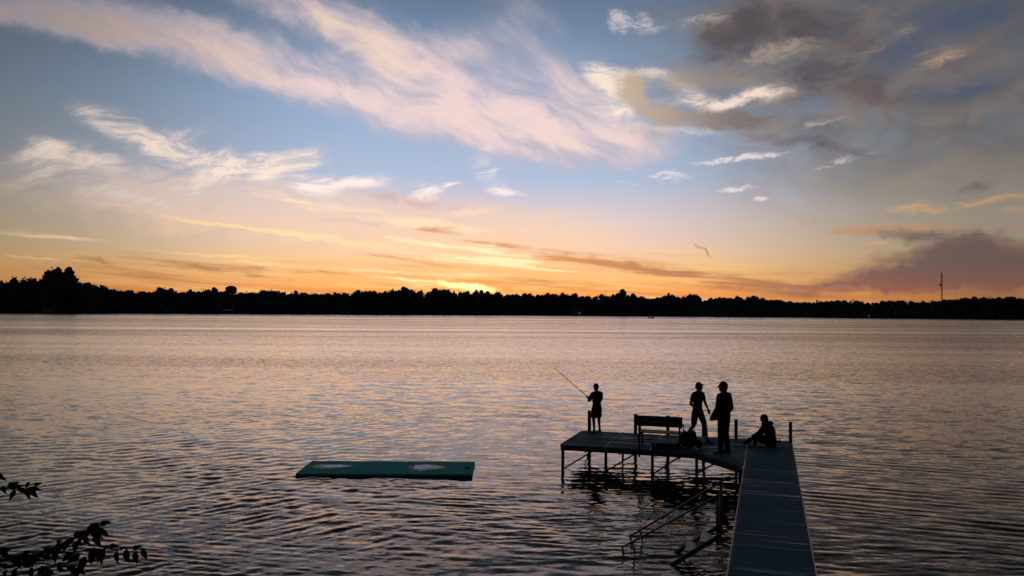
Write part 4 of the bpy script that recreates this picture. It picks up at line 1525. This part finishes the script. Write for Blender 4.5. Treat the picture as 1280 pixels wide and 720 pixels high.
FD = {'l': P(-.25, 1, 0), 'r': P(.15, 1, -.35)}
person('slim person in a cap walking across the dock with one arm swung out', Vector((5.04, 21.42, DECK + .002)), H, J, ax, ax, torso,
       [('t_shirt', M_black, tight_shirt, .009), ('shorts', M_navy, knee_shorts, .010), ('shoes', M_shoe, shoes, .008)], .2, True, (.4, .6),
       {'l': P(1, .2, 0), 'r': P(-.5, .2, .8)}, FD)

# --- man in a dark jacket
H = 1.78
P = pframe((-.66, .75))
ax = axes(P)
hx = axes(pframe((-.93, .36)))
J = {'neck0': P(0, .0, .82 * H), 'head': P(0, .035, .928 * H)}
for s, g in (('l', -1), ('r', 1)):
    J['sh' + s] = P(g * .112 * H, 0, .80 * H)
    J['hip' + s] = P(g * .054 * H, 0, .52 * H)
    J['kn' + s] = P(g * .062 * H, .015 * H, .285 * H)
    J['an' + s] = P(g * .084 * H, -.005 * H, .045 * H)
J['ell'] = P(-.140 * H, .01 * H, .635 * H)
J['wrl'] = P(-.135 * H, .10 * H, .505 * H)
J['elr'] = P(.140 * H, -.02 * H, .635 * H)
J['wrr'] = P(.130 * H, .06 * H, .495 * H)
torso = std_torso(P, H)


def jacket(bm, J, H, P=P, ax=ax):
    for s in 'lr':
        hull(bm, ball_pts(J['neck0'].lerp(J['head'], .12), .036 * H) + ball_pts(J['sh' + s].lerp(J['neck0'], .15), .044 * H))
    R_ = []
    for z, a, b, f in ((.465, .125, .120, .035), (.53, .118, .104, .02), (.60, .112, .088, .008), (.67, .113, .080, 0), (.74, .117, .078, 0), (.795, .114, .066, 0), (.835, .062, .05, 0)):
        R_.append(ring(P(-.012 * H * (z < .55), f * H, z * H), a * H, b * H, ax))
    loft(bm, R_)
    cone(bm, P(0, 0, .82 * H), .060 * H, P(0, .005, .865 * H), .044 * H)
    for s in 'lr':
        limb(bm, J['sh' + s], .046 * H, J['el' + s], .040 * H)
        cone(bm, J['el' + s], .040 * H, J['wr' + s], .033 * H)
    hull(bm, [P(a * H, b * H, z * H) for a, b, z in ((-.09, .09, .60), (.02, .09, .60), (-.135, .140, .45), (-.02, .14, .45), (-.12, .10, .45), (0, .10, .45))])


def trousers(bm, J, H, P=P, ax=ax):
    loft(bm, [ring(P(0, 0, .46 * H), .098 * H, .074 * H, ax), ring(P(0, 0, .57 * H), .096 * H, .07 * H, ax)])
    for s in 'lr':
        cone(bm, J['hip' + s], .062 * H, J['kn' + s], .045 * H)
        cone(bm, J['kn' + s], .045 * H, J['an' + s] - Vector((0, 0, .02 * H)), .037 * H)


FD = {'l': P(-.6, 1, 0), 'r': P(-.1, 1, 0)}
person('man in a dark jacket standing on the dock, looking left', Vector((5.35, 19.88, DECK + .002)), H, J, hx, ax, torso,
       [('jacket', M_black, jacket, .010), ('trousers', M_black, trousers, .010), ('shoes', M_shoe, shoes, .008)], .6, False, (.7, .7),
       {'l': P(1, .2, 0), 'r': P(-1, .2, 0)}, FD)

# --- person sitting on the boards, bent forward
H = 1.62
P = pframe((-.80, .60))
ax = axes(P)
hx = axes(P) @ Matrix.Rotation(rad(-18), 3, 'X')
J = {'neck0': P(0, .015, .585), 'head': P(0, .065, .695)}
for s, g in (('l', -1), ('r', 1)):
    J['sh' + s] = P(g * .18, -.02, .55)
    J['hip' + s] = P(g * .10, -.09, .115)
J['knl'] = P(-.27, .20, .22)
J['anl'] = P(.02, .32, .075)
J['knr'] = P(.25, .30, .20)
J['anr'] = P(.04, .52, .075)
J['ell'] = P(-.27, .12, .34)
J['wrl'] = P(-.14, .33, .22)
J['elr'] = P(.26, .12, .34)
J['wrr'] = P(.12, .36, .18)


def sit_torso(g=0.0):
    return [(P(0, -.10, .06), .155 + g, .13 + g), (P(0, -.10, .16), .16 + g, .125 + g), (P(0, -.10, .28), .15 + g, .115 + g), (P(0, -.07, .40), .195 + g, .14 + g), (P(0, -.02, .52), .195 + g, .125 + g), (P(0, .025, .60), .12 + g, .085 + g)]


def hoodie(bm, J, H, P=P, ax=ax):
    loft(bm, [ring(c, a, b, ax) for c, a, b in sit_torso(.022)])
    for s in 'lr':
        limb(bm, J['sh' + s], .062, J['el' + s], .058)
        cone(bm, J['el' + s], .058, J['wr' + s], .042)
    hull(bm, ball_pts(P(0, -.085, .60), (.11, .085, .06)))


def jeans(bm, J, H, P=P, ax=ax):
    hull(bm, ring(P(0, -.10, .015), .165, .14, ax) + ring(P(0, -.08, .20), .165, .14, ax))
    for s in 'lr':
        limb(bm, J['hip' + s], .095, J['kn' + s], .072)
        limb(bm, J['kn' + s], .070, J['an' + s] * .94 + J['kn' + s] * .06, .050)


FD = {'l': P(.9, .4, 0), 'r': P(-.7, .6, 0)}
person('person sitting bent over on the dock boards by the walkway corner', Vector((6.78, 21.02, DECK + .004)), H, J, hx, ax, sit_torso(),
       [('hooded_top', M_black, hoodie, .011), ('trousers', M_navy, jeans, .011), ('shoes', M_shoe, shoes, .008)], .8, False, (.8, .8),
       {'l': P(.5, .2, -.8), 'r': P(-.5, .2, -.8)}, FD)

# rods lying on the boards
z_ = DECK + .022
fishing_rod('fishing rod lying flat on the boards left of the bench', (4.03, 21.55, z_ + .03), (2.38, 21.9, z_), (.2, .98, 0), .0)
fishing_rod('fishing rod lying on the boards at the feet of the seated person', (7.12, 20.62, z_ + .01), (5.12, 20.72, z_), (.05, -1, 0), .0)

# --- person in the far boat
H = 1.7
P = pframe((math.cos(rad(24)), math.sin(rad(24))))
ax = axes(P)
J = {'neck0': P(0, 0, .60), 'head': P(0, .03, .74)}
for s, g in (('l', -1), ('r', 1)):
    J['sh' + s] = P(g * .18, 0, .56)
    J['hip' + s] = P(g * .1, 0, .10)
    J['kn' + s] = P(g * .14, .42, .14)
    J['an' + s] = P(g * .14, .46, -.26)
    J['el' + s] = P(g * .24, .08, .32)
    J['wr' + s] = P(g * .12, .3, .28)
tor = [(P(0, 0, .02), .16, .12), (P(0, 0, .2), .15, .11), (P(0, 0, .4), .17, .11), (P(0, 0, .55), .17, .09), (P(0, 0, .61), .08, .06)]


def coat(bm, J, H, P=P, ax=ax):
    loft(bm, [ring(c, a + .02, b + .02, ax) for c, a, b in tor])
    for s in 'lr':
        cone(bm, J['sh' + s], .07, J['el' + s], .06)
        cone(bm, J['el' + s], .06, J['wr' + s], .045)


FD = {'l': P(0, 1, 0), 'r': P(0, 1, 0)}
person('tiny person seated in the fishing boat far out on the lake', Vector((92.0 - .75, 520.0 - .33, .36)), H, J, ax, ax, tor,
       [('coat', M_black, coat, .016)], .3, True, (.5, .5), {'l': P(0, 0, -1), 'r': P(0, 0, -1)}, FD)

# ================================================================== overhanging tree at the left, its twigs reaching into view


def reach(x, y, d):
    v = Vector(CAMR @ np.array([x - 640.0, -(y - 360.0), -FOC])).normalized()
    return Vector((0, 0, CAMH)) + v * d


TB = Vector((-4.6, 3.0, 0))
TB.z = float(ground_z(TB.x, TB.y)) - .1
tr = thing('overhanging_tree', 'dark leafy tree at the left edge whose twigs hang into the lower left corner', 'tree', TB)
part('trunk', tube(bmesh.new(), [(0, 0, 0), (.08, .05, 1.0), (.05, .12, 2.2), (.2, .2, 3.6), (.25, .2, 5.2)], [.17, .14, .125, .10, .06], 10), M_bark, tr, True)


def leaf_mesh(seed):
    r = random.Random(seed)
    bm = bmesh.new()
    L, Wd = .078, .0185
    mid = [bm.verts.new((0, L * f, -.010 * (f * 2 - 1) ** 2 + .006)) for f in (0, .28, .6, 1.0)]
    lf = [bm.verts.new((-Wd * w, L * f, .012 + r.uniform(-.004, .004))) for f, w in ((.13, .66), (.36, 1.0), (.72, .46))]
    rt = [bm.verts.new((Wd * w, L * f, .012 + r.uniform(-.004, .004))) for f, w in ((.13, .66), (.36, 1.0), (.72, .46))]
    for sd_ in (lf, rt):
        bm.faces.new((mid[0], mid[1], sd_[0]))
        bm.faces.new((mid[1], sd_[1], sd_[0]))
        bm.faces.new((mid[1], mid[2], sd_[1]))
        bm.faces.new((mid[2], sd_[2], sd_[1]))
        bm.faces.new((mid[2], mid[3], sd_[2]))
    st_ = [bm.verts.new((x, -.018, 0)) for x in (-.0012, .0012)]
    bm.faces.new((st_[0], st_[1], mid[0]))
    return mesh('leaf', bm, M_leaf)


LEAVES = [leaf_mesh(i) for i in range(6)]


def twig(pts, r0, r1, leaves):
    pw = [reach(*p) - TB for p in pts]
    br = part('branch', tube(bmesh.new(), pw, list(np.linspace(r0, r1, len(pw))), 6), M_bark, tr, True)
    for (x, y, d, ang, k) in leaves:
        p = reach(x, y, d) - TB
        # ang: way the leaf points as seen from the bank, 0 = right, -90 = down
        dv = Vector((math.cos(rad(ang)), random.uniform(-.35, .35), math.sin(rad(ang)))).normalized()
        fn = Vector((random.gauss(0, .35), -1, random.gauss(.25, .35)))
        zx = (fn - dv * fn.dot(dv)).normalized()
        xx = dv.cross(zx)
        M3 = Matrix((xx, dv, zx)).transposed()
        o = link('leaf', random.choice(LEAVES), br, p, M3.to_euler())
        o.scale = (k * .86, k * .86, k * .86)
    return br


RL = random.Random(31)


def along(pts, n_, spread, a0, a1, k0=.75, k1=1.1, f0=0.0):
    out = []
    for i in range(n_):
        f = f0 + (1 - f0) * (i + .5) / n_ * .999
        q = f * (len(pts) - 1)
        j = int(q)
        w = q - j
        p = [pts[j][c] * (1 - w) + pts[j + 1][c] * w for c in range(3)]
        out.append((p[0] + RL.uniform(-3, 3), p[1] + RL.uniform(-spread, spread), p[2] + RL.uniform(-.06, .06), RL.uniform(a0, a1), RL.uniform(k0, k1)))
    return out


tA = [(-330, 560, 4.6), (-150, 600, 4.5), (-40, 612, 4.4), (10, 610, 4.35), (42, 606, 4.3)]
lA = along(tA, 16, 5, -150, 20, .6, .9, .66) + [(42, 606, 4.3, 10, .6), (38, 612, 4.3, -50, .8), (33, 610, 4.3, -65, .9), (-6, 592, 4.3, -35, .9), (-8, 628, 4.3, -60, .9)]
twig(tA, .010, .0025, lA)
tB = [(-330, 640, 4.3), (-140, 690, 4.2), (0, 701, 4.1), (50, 693, 4.05), (90, 674, 4.0), (112, 662, 4.0), (126, 656, 4.0)]
lB = along(tB, 46, 6, -170, 40, .55, .95, .40) + [(124, 656, 4, 12, .75), (122, 660, 4, -55, .95), (112, 664, 4, 190, .9), (118, 668, 4, -60, 1.0)]
twig(tB, .011, .002, lB)
tC = [(60, 692, 4.05), (90, 690, 4.0), (120, 687, 4.0), (150, 686, 3.95), (180, 685, 3.95)]
lC = [(x, y, 3.97, a, k) for x, y, a, k in ((106, 695, -95, 1.05), (118, 684, -100, 1.15), (124, 685, -85, 1.0), (132, 684, -95, 1.15), (137, 684, 10, .8), (147, 688, -80, 1.0), (158, 686, -88, 1.05), (150, 687, 30, .5), (170, 688, -85, .95), (165, 686, 15, .7), (177, 686, -70, .85), (92, 690, -140, 1.0), (100, 694, -150, .9))]
twig(tC, .004, .0015, lC)
tD = [(-60, 706, 4.0), (0, 708, 3.95), (50, 704, 3.95), (100, 712, 3.9)]
lD = along(tD, 22, 6, -170, 20, .6, .95, .25)
twig(tD, .006, .0015, lD)
tE = [(-40, 690, 4.1), (-10, 691, 4.05), (15, 694, 4.0)]
twig(tE, .006, .002, along(tE, 8, 3, -60, 20, .7, 1.0, .2))
print('trees', n_trees)
